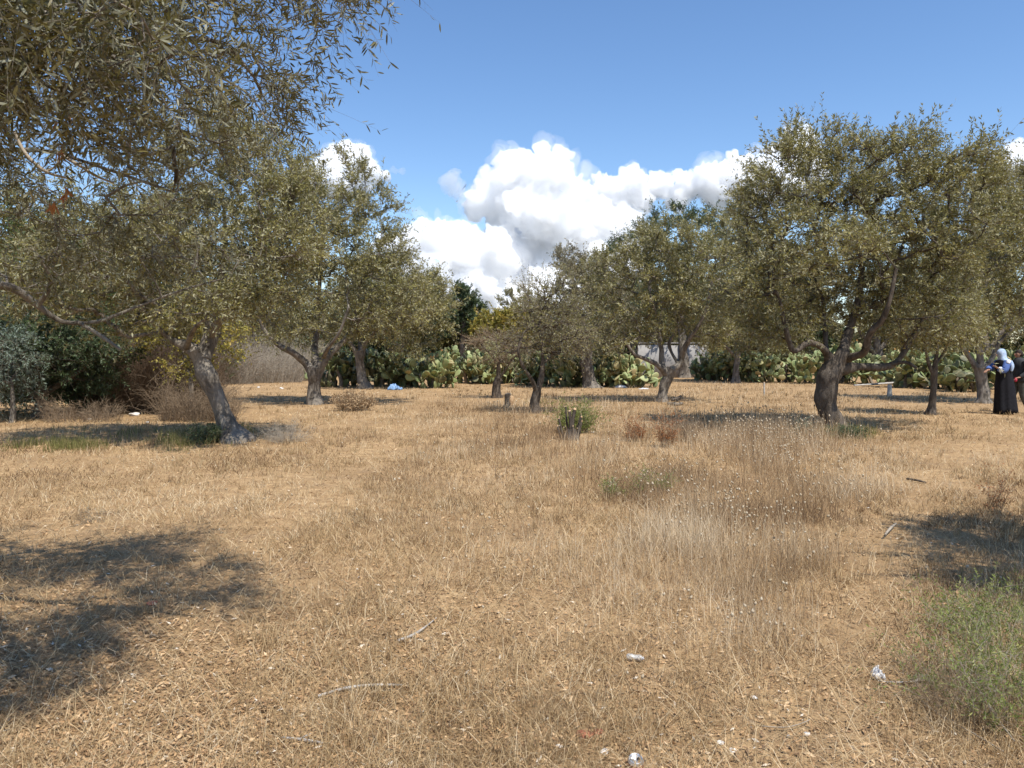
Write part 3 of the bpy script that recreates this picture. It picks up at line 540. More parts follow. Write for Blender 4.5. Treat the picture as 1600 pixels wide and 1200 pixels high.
tree('evergreen_shrub', 'dense dark evergreen bush with deep shade beneath at the left edge', 19,
  [[(60, 650, 16), (65, 610, 12), (60, 560, 9)], [(62, 620, 9), (110, 590, 7), (150, 560, 5)], [(60, 620, 9), (10, 590, 7), (-40, 560, 5)]],
  [(40, 545, 80, 46), (120, 545, 60, 46), (-50, 550, 80, 60), (80, 500, 110, 40), (170, 540, 34, 34), (30, 590, 100, 30, .8), (-140, 540, 90, 70), (140, 590, 40, 20, .6), (60, 610, 110, 20, 1.8), (110, 580, 80, 30, 1.8), (10, 570, 100, 40, 2)],
  npts=560, ntw=12, nleaf=13, leaf=(.09, .036), tl=(.3, .5), seed=116, depth=1.5, leafm='dark_leaf', barkm='bark_d', holes=-.7, twr=.004, cat='bush')
tree('gray_shrub', 'grey-green drooping bush in front of the dark evergreen at the left edge', 17.6,
  [[(20, 650, 8), (20, 620, 6), (18, 590, 5)]], [(20, 545, 34, 36), (-20, 560, 40, 40), (5, 585, 30, 22)], npts=110, ntw=10, nleaf=14, leaf=(.08, .02), tl=(.3, .6), seed=117, depth=.7, leafm='gray_leaf', droop=.5, up=.0, cat='bush')
tree('broadleaf_tree', 'taller fresh green tree behind the dark bush at the far left', 25,
  [[(70, 620, 20), (75, 560, 16), (70, 490, 12), (60, 440, 8)], [(72, 540, 10), (130, 480, 8), (160, 430, 6)], [(72, 530, 9), (10, 480, 7), (-30, 430, 5)]],
  [(30, 440, 70, 50), (110, 430, 80, 60), (180, 470, 60, 50), (-50, 430, 80, 70), (90, 370, 90, 50), (30, 500, 90, 40), (170, 400, 50, 50), (-130, 440, 80, 90), (0, 340, 80, 50)], npts=380, ntw=11, nleaf=12, leaf=(.11, .05), tl=(.35, .6), seed=118, depth=2.2, leafm='bright_leaf', holes=-.5)
# near olive overhead, its trunk just outside the frame
tree('overhanging_olive_tree', 'near olive reaching in from the left with drooping twigs and long leaves across the sky', 4.6,
  [[(-420, 1150, 110, -.3), (-430, 1000, 90, -.3), (-400, 800, 84, -.2), (-380, 640, 92, -.2)],
   [(-385, 680, 60, -.2), (-250, 560, 42, 0), (-120, 470, 24, .2), (0, 445, 14, .5), (60, 478, 11, .7), (95, 502, 9, .8), (150, 503, 7, .9), (200, 485, 5.5, 1), (280, 455, 4, 1.1), (350, 435, 3, 1.2)],
   [(60, 478, 8, .7), (80, 440, 7, .6), (60, 400, 6, .5)], [(120, 503, 8, .85), (150, 520, 7, .8), (188, 546, 5, .75)],
   [(-380, 660, 70, -.2), (-320, 400, 48, -.6), (-260, 60, 34, -.9), (-160, -140, 24, -1.2), (60, -200, 16, -1.4), (280, -190, 11, -1.5), (460, -150, 8, -1.6)],
   [(-310, 400, 34, -.2), (-200, 330, 20, -.1), (-60, 250, 9, 0), (60, 235, 6.5, .1), (160, 262, 5, .2), (270, 300, 4, .3)],
   [(60, -200, 12, -1.4), (160, -40, 7, -1.2), (240, 80, 5, -1.0), (300, 150, 4, -.8)], [(-200, 330, 12, -.1), (-60, 200, 7, -1.2), (20, 130, 5, -1.5), (60, 60, 4, -1.6)]],
  [(150, 60, 190, 110, -.5), (360, 40, 90, 60, -.8), (100, 200, 150, 110), (240, 190, 120, 100), (60, 330, 130, 100), (200, 330, 120, 90, .5), (400, 90, 70, 60, -.6), (440, 20, 70, 36, -.9), (530, 5, 50, 26, -1.1), (350, 170, 80, 70, .2), (430, 170, 34, 44, -.2),
   (320, 400, 70, 50, 1), (280, -120, 300, 90, -.9), (-150, 200, 180, 200), (-250, -50, 250, 180), (-100, 420, 120, 60, .5), (-300, 300, 200, 200), (150, -300, 300, 150, -.8), (480, -90, 140, 50, -1.2), (600, -25, 40, 22, -1.2), (100, 390, 60, 30, 1.4),
   (60, 60, 170, 120, -1.7), (-120, 0, 200, 160, -1.8), (-200, 220, 160, 130, -1.6), (150, -100, 220, 110, -1.6), (250, 60, 110, 90, -1.5), (-350, -100, 200, 200, -1.7), (140, 30, 150, 90, -2.0), (-60, 90, 200, 110, -2.1), (-260, 60, 200, 200, -2.15)],
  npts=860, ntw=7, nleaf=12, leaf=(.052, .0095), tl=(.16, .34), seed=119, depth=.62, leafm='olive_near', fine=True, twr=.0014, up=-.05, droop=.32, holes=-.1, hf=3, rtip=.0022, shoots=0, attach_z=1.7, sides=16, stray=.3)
OV = [o for o in COL.objects if o.name.startswith('overhanging')][0]
for k, pth in enumerate([[(8, 128, 5), (16, 150, 5), (13, 176, 3)], [(22, 205, 5), (40, 240, 6), (72, 268, 5), (112, 280, 3)], [(92, 240, 5), (130, 262, 5), (150, 275, 4), (178, 286, 3)], [(70, 268, 4), (84, 262, 3), (96, 246, 3)], [(36, 150, 4), (44, 170, 3), (40, 186, 2)], [(300, 60, 4), (330, 110, 4), (390, 150, 3), (440, 225, 2)]]):
    g = Geo(); YY = 3.4; tube(g, crom([np.append(P(a, b, YY + .05 * k), c / 2 / FPX * YY) for a, b, c in pth], .02), 6, .1, 0, k); g.build('bare_twig', [M['twig_pale']], OV, smooth=True)
rng = np.random.default_rng(8)
for k, (a, b) in enumerate([(97, 190), (93, 232), (85, 318), (102, 300), (100, 178)]):
    g = Geo(); q = P(a, b, 3.4) + rng.normal(size=(5, 3)) * .012; leaves(g, q, np.array([0, 0, -1.]) + rng.normal(size=(5, 3)) * .35, .06, .014, 0, fine=True); g.build('dead_leaf_tuft', [M['dead_leaf']], OV)
# olive outside the frame to the right: its shade lies on the grass
tree('olive_tree', 'olive standing just outside the picture on the right, its shadow on the grass', 5.2,
  [[(2050, 930, 90), (2040, 840, 80), (2060, 700, 84)], [(2050, 720, 60), (1980, 560, 40), (1950, 400, 26)], [(2060, 710, 60), (2160, 540, 40), (2220, 380, 26)]],
  [(1930, 330, 170, 130), (2150, 350, 200, 160), (2050, 220, 200, 120), (2250, 450, 150, 120), (1900, 430, 110, 60), (1930, 330, 130, 110, -.8), (2060, 380, 140, 110, .8), (1880, 310, 70, 60, .3)], npts=300, ntw=8, nleaf=14, leaf=(.07, .018), tl=(.25, .45), seed=120, depth=.8, rtip=.005, holes=-.3)

# ------------------------------------------------------------------ prickly pear hedge
M['pad'] = tint_mat('prickly_pear_pad', [(0, (.04, .05, .022)), (.3, (.085, .125, .045)), (.55, (.18, .25, .09)), (.85, (.30, .36, .16)), (1, (.40, .33, .16))], .55, .4, 0, 7)
M['pad_wood'] = plain_mat('old_cactus_wood', [(.3, (.12, .09, .06)), (.7, (.28, .23, .17))], 9)
M['fruit'] = plain_mat('cactus_fruit', [(.3, (.5, .30, .08)), (.7, (.6, .22, .07))], 9)
def pad_proto():
    rows = [(0, .0), (.06, .34), (.22, .62), (.45, .92), (.68, 1.0), (.86, .78), (.97, .38), (1.0, .0)]
    V = [(0, 0, 0)]; ns = 8
    for (t, w) in rows[1:-1]:
        for k in range(ns):
            a = 2 * math.pi * k / ns; V.append((math.cos(a) * w * .5, math.sin(a) * (.5 * w ** .6), t))
    V.append((0, 0, 1)); F3 = []; F4 = []; nr = len(rows) - 2
    for k in range(ns):
        F3.append((0, 1 + (k + 1) % ns, 1 + k)); F3.append((len(V) - 1, 1 + (nr - 1) * ns + k, 1 + (nr - 1) * ns + (k + 1) % ns))
        for r in range(nr - 1): F4.append((1 + r * ns + k, 1 + r * ns + (k + 1) % ns, 1 + (r + 1) * ns + (k + 1) % ns, 1 + (r + 1) * ns + k))
    return np.array(V, float), np.array(F3), np.array(F4)
PV, PF3, PF4 = pad_proto()
def cactus(label, px, Y, H, Rd, seed, n0=9, cap=260, yellow=0.0):  # yellow shifts the pad tone; it also carries painted sun and shade
    global rng
    rng = np.random.default_rng(seed); x0 = (px - 800) / FPX * Y; base = np.array([x0, Y, float(gz(x0, Y))])
    root = empty('prickly_pear', base, label, 'cactus', 'prickly pears of the cactus hedge')
    pads = []; fruit = []; q = []
    for k in range(n0):
        a = rng.uniform(0, 6.28); r = Rd * rng.random() ** .5 * .85; b = base + np.array([math.cos(a) * r, math.sin(a) * r * .6, -.03])
        q.append((b, norm(np.array([math.cos(a) * .45, math.sin(a) * .3, 1.]) + rng.normal(size=3) * .18), norm(rng.normal(size=3)), 0))
    while q and len(pads) < cap:
        b, u, nn, lv = q.pop(int(rng.integers(0, min(len(q), 10)))); sc = rng.uniform(.7, 1.2) * (1.0 if lv < 4 else .85)
        L = .42 * sc; W = .33 * sc; T = .042 * sc * (1.5 if lv == 0 else 1)
        n_ = norm(nn - u * (nn @ u)); w = np.cross(u, n_); pads.append((b, u, w, n_, L, W, T, np.clip(rng.normal(.50 + yellow, .30) - (.25 if lv < 2 else 0), 0, 1)))  # lowest pads tinted darker: the hedge's inner shade is in their colour
        tip = b + u * L
        if tip[2] > base[2] + H * rng.uniform(.85, 1.1): 
            for k in range(int(rng.integers(0, 4))): t = rng.uniform(-1, 1); fruit.append((b + u * L * (.97 - .1 * abs(t)) + w * W * .42 * t, norm(u + w * t * .6)))
            continue
        for k in range(int(rng.choice([1, 2, 3], p=[.3, .45, .25]))):
            t = rng.uniform(-1.0, 1.0); nb = b + u * L * (.94 - .22 * t * t) + w * W * .40 * t; nu = norm(u * .75 + w * t * 1.0 + n_ * rng.normal() * .55 + np.array([0, 0, .22]))
            off = nb - base
            if math.hypot(off[0], off[1]) > Rd * 1.15: nu = norm(nu - np.array([off[0], off[1], 0]) * .5 / Rd + np.array([0, 0, -.15]))
            if nb[2] > base[2] + .08: q.append((nb, nu, norm(n_ + rng.normal(size=3) * .7), lv + 1))
    g = Geo()
    for (b, u, w, n_, L, W, T, t) in pads:
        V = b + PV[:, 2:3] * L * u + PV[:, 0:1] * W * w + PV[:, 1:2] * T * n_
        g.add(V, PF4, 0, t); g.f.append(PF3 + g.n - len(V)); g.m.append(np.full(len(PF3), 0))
    if fruit:
        B = np.array([f[0] for f in fruit]); U = np.array([f[1] for f in fruit]); prisms(g, B - U * .01, B + U * .035, .016, .026, 6, 1); prisms(g, B + U * .035, B + U * .065, .026, .014, 6, 1)
    g.build('pads', [M['pad'], M['fruit']], root, smooth=True)
    g = Geo()
    for k in range(4):
        a = rng.uniform(0, 6.28); b = base + np.array([math.cos(a) * Rd * .4, math.sin(a) * Rd * .3, -.05]); c = b + np.array([rng.normal() * .2, rng.normal() * .2, H * .45])
        tube(g, crom([np.append(b, .10), np.append((b + c) / 2 + rng.normal(size=3) * .06, .085), np.append(c, .05)], .12), 8, .2, 0, seed + k)
    g.build('stem', [M['pad_wood']], root, smooth=True)
CH = [('low shade-darkened prickly pear, leftmost of the hedge, beneath the second olive', 530, 36.5, 2.3, 1.1, -.28), ('shade-darkened prickly pear just left of the pale-footed trunk', 588, 37.0, 2.3, 1.1, -.28),  # first three plants have the trees' shade put into their pad tone
 ('shade-darkened prickly pear just right of the pale-footed trunk', 628, 38.0, 2.3, 1.0, -.25), ('sprawling bright prickly pear beside the blue litter', 672, 35.0, 1.55, 1.0, .15),
 ('tallest prickly pear of the hedge, beside the gap under the clouds', 735, 41, 3.5, 1.3, .15), ('prickly pear behind the spindly small tree', 772, 40.5, 2.7, 1.0, .12), ('pale prickly pear between the spindly and the half bare tree', 806, 41, 2.6, 1.0, .12),  # central pads toned up, sunlight put into their colour
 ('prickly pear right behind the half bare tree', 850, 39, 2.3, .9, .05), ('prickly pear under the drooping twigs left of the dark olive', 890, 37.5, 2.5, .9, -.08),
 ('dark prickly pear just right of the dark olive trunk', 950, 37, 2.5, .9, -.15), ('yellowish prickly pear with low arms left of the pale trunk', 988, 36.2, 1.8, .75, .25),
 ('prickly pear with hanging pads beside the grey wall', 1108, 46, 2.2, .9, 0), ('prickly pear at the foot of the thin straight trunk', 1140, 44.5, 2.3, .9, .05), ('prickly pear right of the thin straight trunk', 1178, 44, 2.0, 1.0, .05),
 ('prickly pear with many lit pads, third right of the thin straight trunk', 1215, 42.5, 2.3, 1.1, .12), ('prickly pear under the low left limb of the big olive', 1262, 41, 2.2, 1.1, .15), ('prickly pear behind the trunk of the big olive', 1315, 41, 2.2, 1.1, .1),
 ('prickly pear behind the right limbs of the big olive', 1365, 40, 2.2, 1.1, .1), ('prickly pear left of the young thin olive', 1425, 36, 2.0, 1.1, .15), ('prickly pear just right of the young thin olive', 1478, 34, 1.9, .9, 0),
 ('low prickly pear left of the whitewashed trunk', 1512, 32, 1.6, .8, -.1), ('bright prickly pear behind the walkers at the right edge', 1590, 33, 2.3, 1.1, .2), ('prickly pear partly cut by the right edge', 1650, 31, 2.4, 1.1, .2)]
for k, (lb, px, Y, H, Rd, pad_tone) in enumerate(CH): cactus(lb, px, Y, H, Rd, 300 + k, n0=12 if px < 1090 else 10, cap=int(140 + 120 * Rd * H / 2), yellow=pad_tone - (.1 if px > 1090 else 0))

# ------------------------------------------------------------------ walls behind the hedge
def wall_obj(label, x0, x1, Y, h, th=.25):
    rg = np.random.default_rng(int(abs(x0) * 7 + 3)); n = int((x1 - x0) / .8) + 2; xs = np.linspace(x0, x1, n); top = h + rg.normal(size=n) * .03
    g = Geo(); V = []
    for k in range(n):
        for (yy, zz) in ((0, -.3), (0, top[k]), (th, top[k]), (th, -.3)): V.append((xs[k], Y + yy, zz))
    V = np.array(V); F = [(4 * k + a, 4 * k + 4 + a, 4 * k + 4 + (a + 1) % 4, 4 * k + (a + 1) % 4) for k in range(n - 1) for a in range(4)]
    F += [(3, 2, 1, 0), (4 * n - 4, 4 * n - 3, 4 * n - 2, 4 * n - 1)]
    root = empty('garden_wall', ((x0 + x1) / 2, Y, 0), label, 'wall'); g.add(V, F); g.build('masonry', [M['wall']], root)
    c = Geo(); zc = h + .07
    c.add([(x, y, z) for x in (x0 - .03, x1 + .03) for y in (Y - .04, Y + th + .04) for z in (zc, zc + .08)], [(0, 1, 3, 2), (4, 6, 7, 5), (0, 4, 5, 1), (2, 3, 7, 6), (1, 5, 7, 3), (0, 2, 6, 4)]); c.build('coping', [M['wall']], root)
M['wall'] = plain_mat('weathered_render', [(.3, (.22, .21, .195)), (.6, (.29, .275, .26)), (.8, (.36, .34, .32))], 1.3, .9, .3)
wall_obj('pale grey rendered garden wall seen behind the pale-trunked open olive', 8.2, 12.8, 50, 2.15)

# ------------------------------------------------------------------ trees closing the view beyond the hedge
BT = []
for k, (lab, px, Y, cl, mat) in enumerate([
    ('broad rounded tree beyond the hedge behind the left olives', 420, 52, [(420, 500, 110, 50), (360, 470, 80, 60), (480, 460, 80, 60), (420, 430, 90, 50)], 'olive'),
    ('leafy tree beyond the wall at the centre left', 620, 56, [(620, 500, 70, 40), (590, 460, 60, 40), (655, 480, 50, 40)], 'dark_leaf'),
    ('grey-green tree beyond the hedge behind the open olive', 1000, 56, [(1000, 500, 90, 44), (960, 470, 60, 40), (1050, 470, 70, 50)], 'olive'),
    ('tree beyond the hedge right of the tall loose-topped one', 1190, 58, [(1190, 490, 90, 50), (1150, 440, 60, 50), (1230, 440, 70, 60), (1180, 400, 50, 40)], 'olive'),
    ('broad tree beyond the hedge behind the big olive', 1370, 54, [(1370, 490, 110, 54), (1320, 430, 80, 60), (1430, 430, 80, 60), (1370, 390, 70, 50)], 'olive'),
    ('tree beyond the hedge behind the walkers', 1540, 50, [(1540, 490, 110, 50), (1490, 430, 80, 60), (1600, 430, 90, 60), (1550, 380, 70, 60)], 'olive'),
    ('tall bushy tree beyond the brushwood on the left', 250, 40, [(250, 500, 110, 55), (200, 440, 90, 70), (310, 440, 80, 60), (250, 380, 80, 50)], 'dark_leaf')]):
    BT.append(tree('background_tree', lab, Y, [[(px, 592, 18), (px + 3, 560, 14), (px - 2, 520, 10), (px, 480, 7)], [(px, 560, 8), (px - 30, 510, 6), (px - 45, 470, 4)], [(px, 555, 8), (px + 30, 510, 6), (px + 45, 470, 4)]],
        cl + [(px - 60, 565, 70, 26), (px + 60, 565, 70, 26)], npts=300, ntw=9, nleaf=11, leaf=(.22, .075), tl=(.5, .95), seed=400 + k, depth=2.8, group=GB, leafm=mat, twr=.009, shoots=8, holes=-.5))
far = [(-46, 46, 1.0), (-38, 62, 1.1), (-30, 66, 1.0), (-22, 60, .9), (-14, 72, .85), (3, 90, .8), (10, 80, .8), (17, 74, 1.0), (26, 70, 1.1), (35, 62, 1.1), (44, 56, 1.1), (50, 44, 1.0), (56, 34, 1.0), (-52, 32, 1.0), (-4, 100, .6), (0, 78, .45)] + [(-48 + 5.2 * k + (k * 37 % 5) * .5, 60 + (k * 53 % 17), .62 + .1 * (k % 3)) for k in range(20)]
for k, (x, y, s) in enumerate(far):
    o = copy_tree(BT[(k * 3) % 7]); o.location = (x, y, -.05); o.rotation_euler = (0, 0, k * 1.7); o.scale = (s, s, s)
    tag(o, 'far tree in the green belt closing the view beyond hedge and wall', 'tree', 'far trees of the belt')

HS = [tree('background_shrub', lab, 58, [[(px, 588, 12), (px + 4, 570, 9), (px, 550, 7)], [(px, 575, 6), (px - 40, 560, 5), (px - 60, 545, 4)], [(px, 575, 6), (px + 40, 560, 5), (px + 60, 545, 4)]],
    [(px, 545, 90, 34), (px - 50, 555, 60, 28), (px + 50, 555, 60, 28), (px + 10, 520, 60, 22), (px, 570, 100, 18)], npts=260, ntw=10, nleaf=11, leaf=(.24, .10), tl=(.5, .8), seed=440 + k, depth=1.6, group='leafy shrubs behind the wall', leafm=mt, twr=.01, holes=-.9, cat='shrub', attach_z=.3)
    for k, (px, lab, mt) in enumerate([(560, 'dense leafy shrub far behind the wall at the left', 'dark_leaf'), (1120, 'dense grey-green shrub far behind the wall at the right', 'olive')])]
for k in range(17):
    x = -52 + 6.4 * k
    if abs(x) < 3.5: continue
    o = copy_tree(HS[k % 2]); o.location = (x, 60 + (k * 7 % 5), -.05); o.rotation_euler = (0, 0, .3 * (k % 3 - 1) + math.pi * (k % 2)); o.scale = (1, 1, 1 + .15 * (k % 3))
    tag(o, 'dense far shrub filling the view beneath the crowns behind the hedge', 'shrub', 'far shrubs beneath the crowns')

# ------------------------------------------------------------------ brushwood, dry bushes and weeds
def bush(name, label, cat, px, py, Rd, H, nst, nl, leaf, mats, seed, Y=None, fork=3, sr=.003, droop=.15, lean=.6, group=None, spread=.8, squash=1.0, spr=.45, lumpy=0):
    global rng
    rng = np.random.default_rng(seed); Y = Y or YG(py); x = (px - 800) / FPX * Y; base = np.array([x, Y, float(gz(x, Y))]); root = empty(name, base, label, cat, group)
    a = rng.uniform(0, 6.28, nst); r = Rd * spr * rng.random(nst) ** .5; B = base + np.stack([np.cos(a) * r, np.sin(a) * r * squash, -.02 + 0 * a], 1)
    D = norm(np.stack([np.cos(a) * lean * r / (Rd * spr), np.sin(a) * lean * r / (Rd * spr), 1 + 0 * a], 1) + rng.normal(size=(nst, 3)) * .28); L = H * rng.uniform(.35, 1.15, nst) * (1 + lumpy * n3(B, 2.6, seed))
    st = Geo(); fo = Geo(); twigs(st, B, D, L, 0, 0, 0, droop, sr, 0, 0, seg=4)
    i = np.repeat(np.arange(nst), fork * 2); t = rng.uniform(.25, 1, (len(i), 1)); dr = np.array([[0, 0, -1.]]) * droop
    B2 = B[i] + D[i] * L[i][:, None] * t; D2 = norm(D[i] * .7 + rv(len(i)) * .7); L2 = L[i] * rng.uniform(.25, .5, len(i))
    twigs(st if not nl else fo, B2, D2, L2, nl, leaf[0], leaf[1], droop, sr * .6, 0 if not nl else 1, 0, False, spread)
    st.build('stems', [mats[0]], root)
    if nl: fo.build('foliage', [mats[1], mats[0]], root)
    return root
M['fresh'] = leaf_mat('weed_leaf', [(0, (.10, .14, .028)), (.5, (.20, .24, .05)), (1, (.40, .37, .13))], None, .3); BR = M['brush']; BP = M['brush_pale']; BD = plain_mat('dark_brushwood_twig', [(.3, (.08, .05, .03)), (.7, (.19, .13, .08))], 12)
for k, (lb, px, py, Y, Rd, H, n, mm) in enumerate([
    ('brown tangle of dry brushwood under the green tree at left', 205, 640, 22, 1.7, 2.1, 1300, BD), ('high brown brushwood heap left of the leaning trunk', 255, 640, 21, 1.5, 2.2, 1200, BD),
    ('low brown brushwood directly behind the leaning trunk', 310, 655, 18.5, 1.0, .9, 500, BR), ('dark brushwood at the edge of the deep shade', 130, 655, 18, .9, .6, 260, BR),
    ('pale grey brush against the wall, left one', 400, 596, 42, 2.6, 2.1, 900, BP), ('pale grey brush against the wall, right one', 448, 594, 45, 2.6, 2.1, 900, BP), ('grey brush behind the leaning olive', 340, 596, 40, 2.0, 2.0, 600, BP)]):
    bush('brushwood', lb, 'brushwood', px, py, Rd, H, n, 0, (0, 0), (mm, mm), 500 + k, Y=Y, fork=2, sr=.004 + Y * .00012, group='heaps of dry brushwood', lean=.25, spr=.95, lumpy=.4, squash=.6)
bush('dry_bush', 'small bare grey bush right of the leaning olive trunk', 'bush', 450, 692, .5, .42, 150, 0, (0, 0), (BP, BP), 520, fork=3, sr=.003, lean=1.0)
bush('dry_bush', 'dark little weed at the left foot of the leaning trunk', 'bush', 322, 692, .4, .34, 130, 6, (.04, .02), (BR, M['dark_leaf']), 521, fork=2, sr=.003, lean=1.0)
bush('dry_bush', 'brown seedy dry bush right of the second olive trunk', 'bush', 552, 642, .8, .55, 130, 5, (.05, .03), (BR, M['straw_brown']), 522, fork=3, sr=.005)
bush('dry_bush', 'dry dark bush in shade left of the bunny-tail grass', 'bush', 1070, 690, .45, .5, 120, 0, (0, 0), (BR, BR), 523, fork=3, sr=.003)
bush('reddish_weed', 'upright rust-coloured dry weed, near the shaded dry bush', 'weed', 1042, 700, .2, .55, 50, 6, (.03, .012), (BR, M['dead_leaf']), 524, fork=3, sr=.003, lean=.3)
bush('reddish_weed', 'rust-coloured dry weed left of its taller twin', 'weed', 992, 690, .25, .45, 50, 6, (.03, .012), (BR, M['dead_leaf']), 525, fork=3, sr=.003, lean=.3)
bush('reddish_weed', 'tall reddish dry stalks standing beside the shade at right', 'weed', 1552, 800, .14, .5, 22, 4, (.03, .01), (BR, M['dead_leaf']), 526, fork=2, sr=.003, lean=.2)
bush('green_weed', 'grey-green weed in the dry grass below the cut stump, left clump', 'weed', 975, 775, .28, .24, 34, 6, (.03, .007), (M['brush_pale'], M['fresh']), 527, fork=3, sr=.002, lean=1.0)
bush('green_weed', 'grey-green weed in the dry grass, right and fresher clump', 'weed', 1022, 768, .26, .28, 40, 7, (.03, .007), (M['brush_pale'], M['fresh']), 528, fork=3, sr=.002, lean=1.0)
bush('green_weed', 'small leafy green weed poking above the bunny-tail grass', 'weed', 1252, 682, .12, .42, 14, 9, (.05, .02), (M['twig'], M['gray_leaf']), 529, fork=2, sr=.002, lean=.5)
bush('green_weed', 'green broom-like weed at the right edge, farther clump', 'weed', 1585, 1000, .6, .32, 140, 8, (.024, .005), (M['brush_pale'], M['fresh']), 530, fork=3, sr=.0014, lean=1.1)
bush('green_weed', 'big green and straw broom-like weed in the bottom right corner', 'weed', 1570, 1115, .52, .38, 150, 8, (.024, .005), (M['brush_pale'], M['fresh']), 531, fork=3, sr=.0013, lean=1.0)
bush('dry_bush', 'dry brown grass tussock before the green weeds in the corner', 'bush', 1500, 1120, .3, .26, 260, 0, (0, 0), (BR, BR), 532, fork=2, sr=.001, lean=.8)
bush('green_weed', 'low dark green weed at the foot of the big olive', 'weed', 1322, 684, .5, .24, 120, 8, (.035, .012), (M['twig'], M['dark_leaf']), 533, fork=2, sr=.002, lean=.9)
bush('green_weed', 'shrubby green weed behind the cut stump in the middle', 'weed', 899, 676, .42, .62, 120, 8, (.05, .014), (M['twig'], M['fresh']), 534, fork=3, sr=.003, lean=.8)

# ------------------------------------------------------------------ stumps, posts, wood and litter
M['cut'] = plain_mat('fresh_cut_wood', [(.3, (.42, .25, .12)), (.7, (.58, .42, .26))], 14)
M['post'] = plain_mat('pale_weathered_wood', [(.3, (.28, .26, .23)), (.7, (.52, .49, .44))], 12)
rng = np.random.default_rng(77)
b = G(893, 688); root = empty('coppiced_stump', b, 'coppiced stump of blackened cut stems with pale cut tops in mid field', 'stump')
g = Geo(); tube(g, crom([np.append(b + [.01, .01, -.06], .17), np.append(b + [.01, .01, .03], .13), np.append(b + [.01, .02, .10], .09), np.append(b + [.02, .02, .2], .06)], .03), 16, .35, 0, 5); g.build('root_crown', [M['bark_d']], root, smooth=True)
for k, (dx, dy, h, r, lx) in enumerate([(-.02, 0, .62, .035, -.02), (.04, .03, .66, .05, .03), (.10, -.02, .5, .028, .10), (-.14, .02, .46, .026, -.12), (-.20, -.03, .30, .022, -.10), (.0, .07, .72, .02, -.1), (.14, .05, .4, .02, .08), (-.08, .03, .5, .014, -.16), (.07, .06, .55, .013, .12), (.0, -.05, .3, .018, .02)]):
    h *= .85; dx *= .8; r *= .8; g = Geo(); p0 = b + [dx, dy, -.05]; p1 = p0 + [lx, 0, h + .05]; tube(g, crom([np.append(p0, r * 1.25), np.append((p0 + p1) / 2 + rng.normal(size=3) * .02, r), np.append(p1, r * .9)], .05), 9, .2, 0, k); g.build('cut_stem', [M['bark_d']], root, smooth=True)
    g = Geo(); prisms(g, [p1 - [0, 0, .005]], [p1 + [0.01, 0, r * .5 + .012]], r * .88, r * .5, 9); g.build('cut_face', [M['cut']], root)
b = G(797, 634); root = empty('stump', b, 'little tree stump with a bright orange split face left of the half bare tree', 'stump')
g = Geo(); tube(g, crom([np.append(b + [-.03, .03, -.05], .14), np.append(b + [-.04, .03, .15], .11), np.append(b + [-.07, .02, .38], .085)], .05), 11, .2, 0, 4); g.build('bark', [M['bark_d']], root, smooth=True)
g = Geo(); tube(g, crom([np.append(b + [.04, -.06, .02], .05), np.append(b + [.03, -.05, .16], .085), np.append(b + [.06, -.03, .30], .07)], .04), 9, .18, 0, 6); g.build('split_wood', [M['cut']], root, smooth=True)
def post(label, px, py, h, r, mat, name='post', lean=(0, 0)):
    b = G(px, py); root = empty(name, b, label, 'post'); g = Geo(); t = b + np.array([lean[0], lean[1], h]); tube(g, crom([np.append(b - [0, 0, .08], r * 1.1), np.append((b + t) / 2, r), np.append(t, r * .92)], .06), 10, .1, 0, px)
    g.build('shaft', [mat], root, smooth=True); g = Geo(); prisms(g, [t - [0, 0, .004]], [t + [0, 0, .012 + r * .4]], r * .85, r * .7, 10); g.build('sawn_top', [M['cut']], root)
post('short grey stub post between the big olive and the young one', 1390, 619, .42, .085, M['post'])
post('thin upright pale stake in the far grass right of the open olive', 1194, 617, .5, .03, M['post'], 'stake')
def log(label, pts, mat, name='fallen_branch', cat='branch', side=None, sides=7, z=0.0, group=None):
    w = []
    for (px, py, r) in pts: q = G(px, py); w.append([q[0], q[1], q[2] + r + z + .004, r])
    w = crom(w, .05); root = empty(name, w[len(w) // 2, :3] * [1, 1, 1], label, cat, group); g = Geo(); tube(g, w, sides, .15, 0, pts[0][0]); g.build('stick', [mat], root, smooth=True)
    if side:
        for (a, b2) in side:
            g = Geo(); w2 = [];
            for (px, py, r) in (a, b2): q = G(px, py); w2.append([q[0], q[1], q[2] + r + z + .01, r])
            tube(g, crom(w2, .05), 6, .15, 0, a[0]); g.build('side_twig', [mat], root, smooth=True)
ST = M['post']
log('long curved grey stick lying on bare soil, bottom middle', [(497, 1096, .005), (540, 1084, .007), (580, 1079, .0075), (628, 1078, .006)], ST, z=.005)
log('dark short stick close beside the curved grey one', [(585, 1083, .003), (612, 1084, .004), (626, 1080, .003)], M['bark_d'])
log('pale grey stick angled in the thin grass above the curved one', [(622, 1010, .008), (645, 1002, .008), (668, 985, .004), (682, 972, .003)], ST, z=.006)
log('forked pale twig on the litter, left of the curved stick', [(440, 1162, .004), (470, 1166, .006), (505, 1172, .005)], ST, side=[((470, 1166, .004), (485, 1158, .002))], z=.004)
log('short bleached stick at the border of the shade on the right', [(1383, 843, .010), (1392, 832, .011), (1400, 825, .009)], M['twig_pale'], z=.03)
log('dark stick on the trodden path at right', [(1417, 751, .011), (1432, 754, .014), (1447, 757, .01)], M['bark_d'], z=.01)
log('long straight pale stem crossing the bottom right weeds', [(1440, 1108, .003), (1475, 1135, .0035), (1520, 1160, .0035), (1568, 1190, .003)], M['twig_pale'], z=.02)
log('second pale stem leaning in the bottom right weeds', [(1540, 1115, .003), (1560, 1150, .003), (1585, 1185, .003)], M['twig_pale'], z=.05)
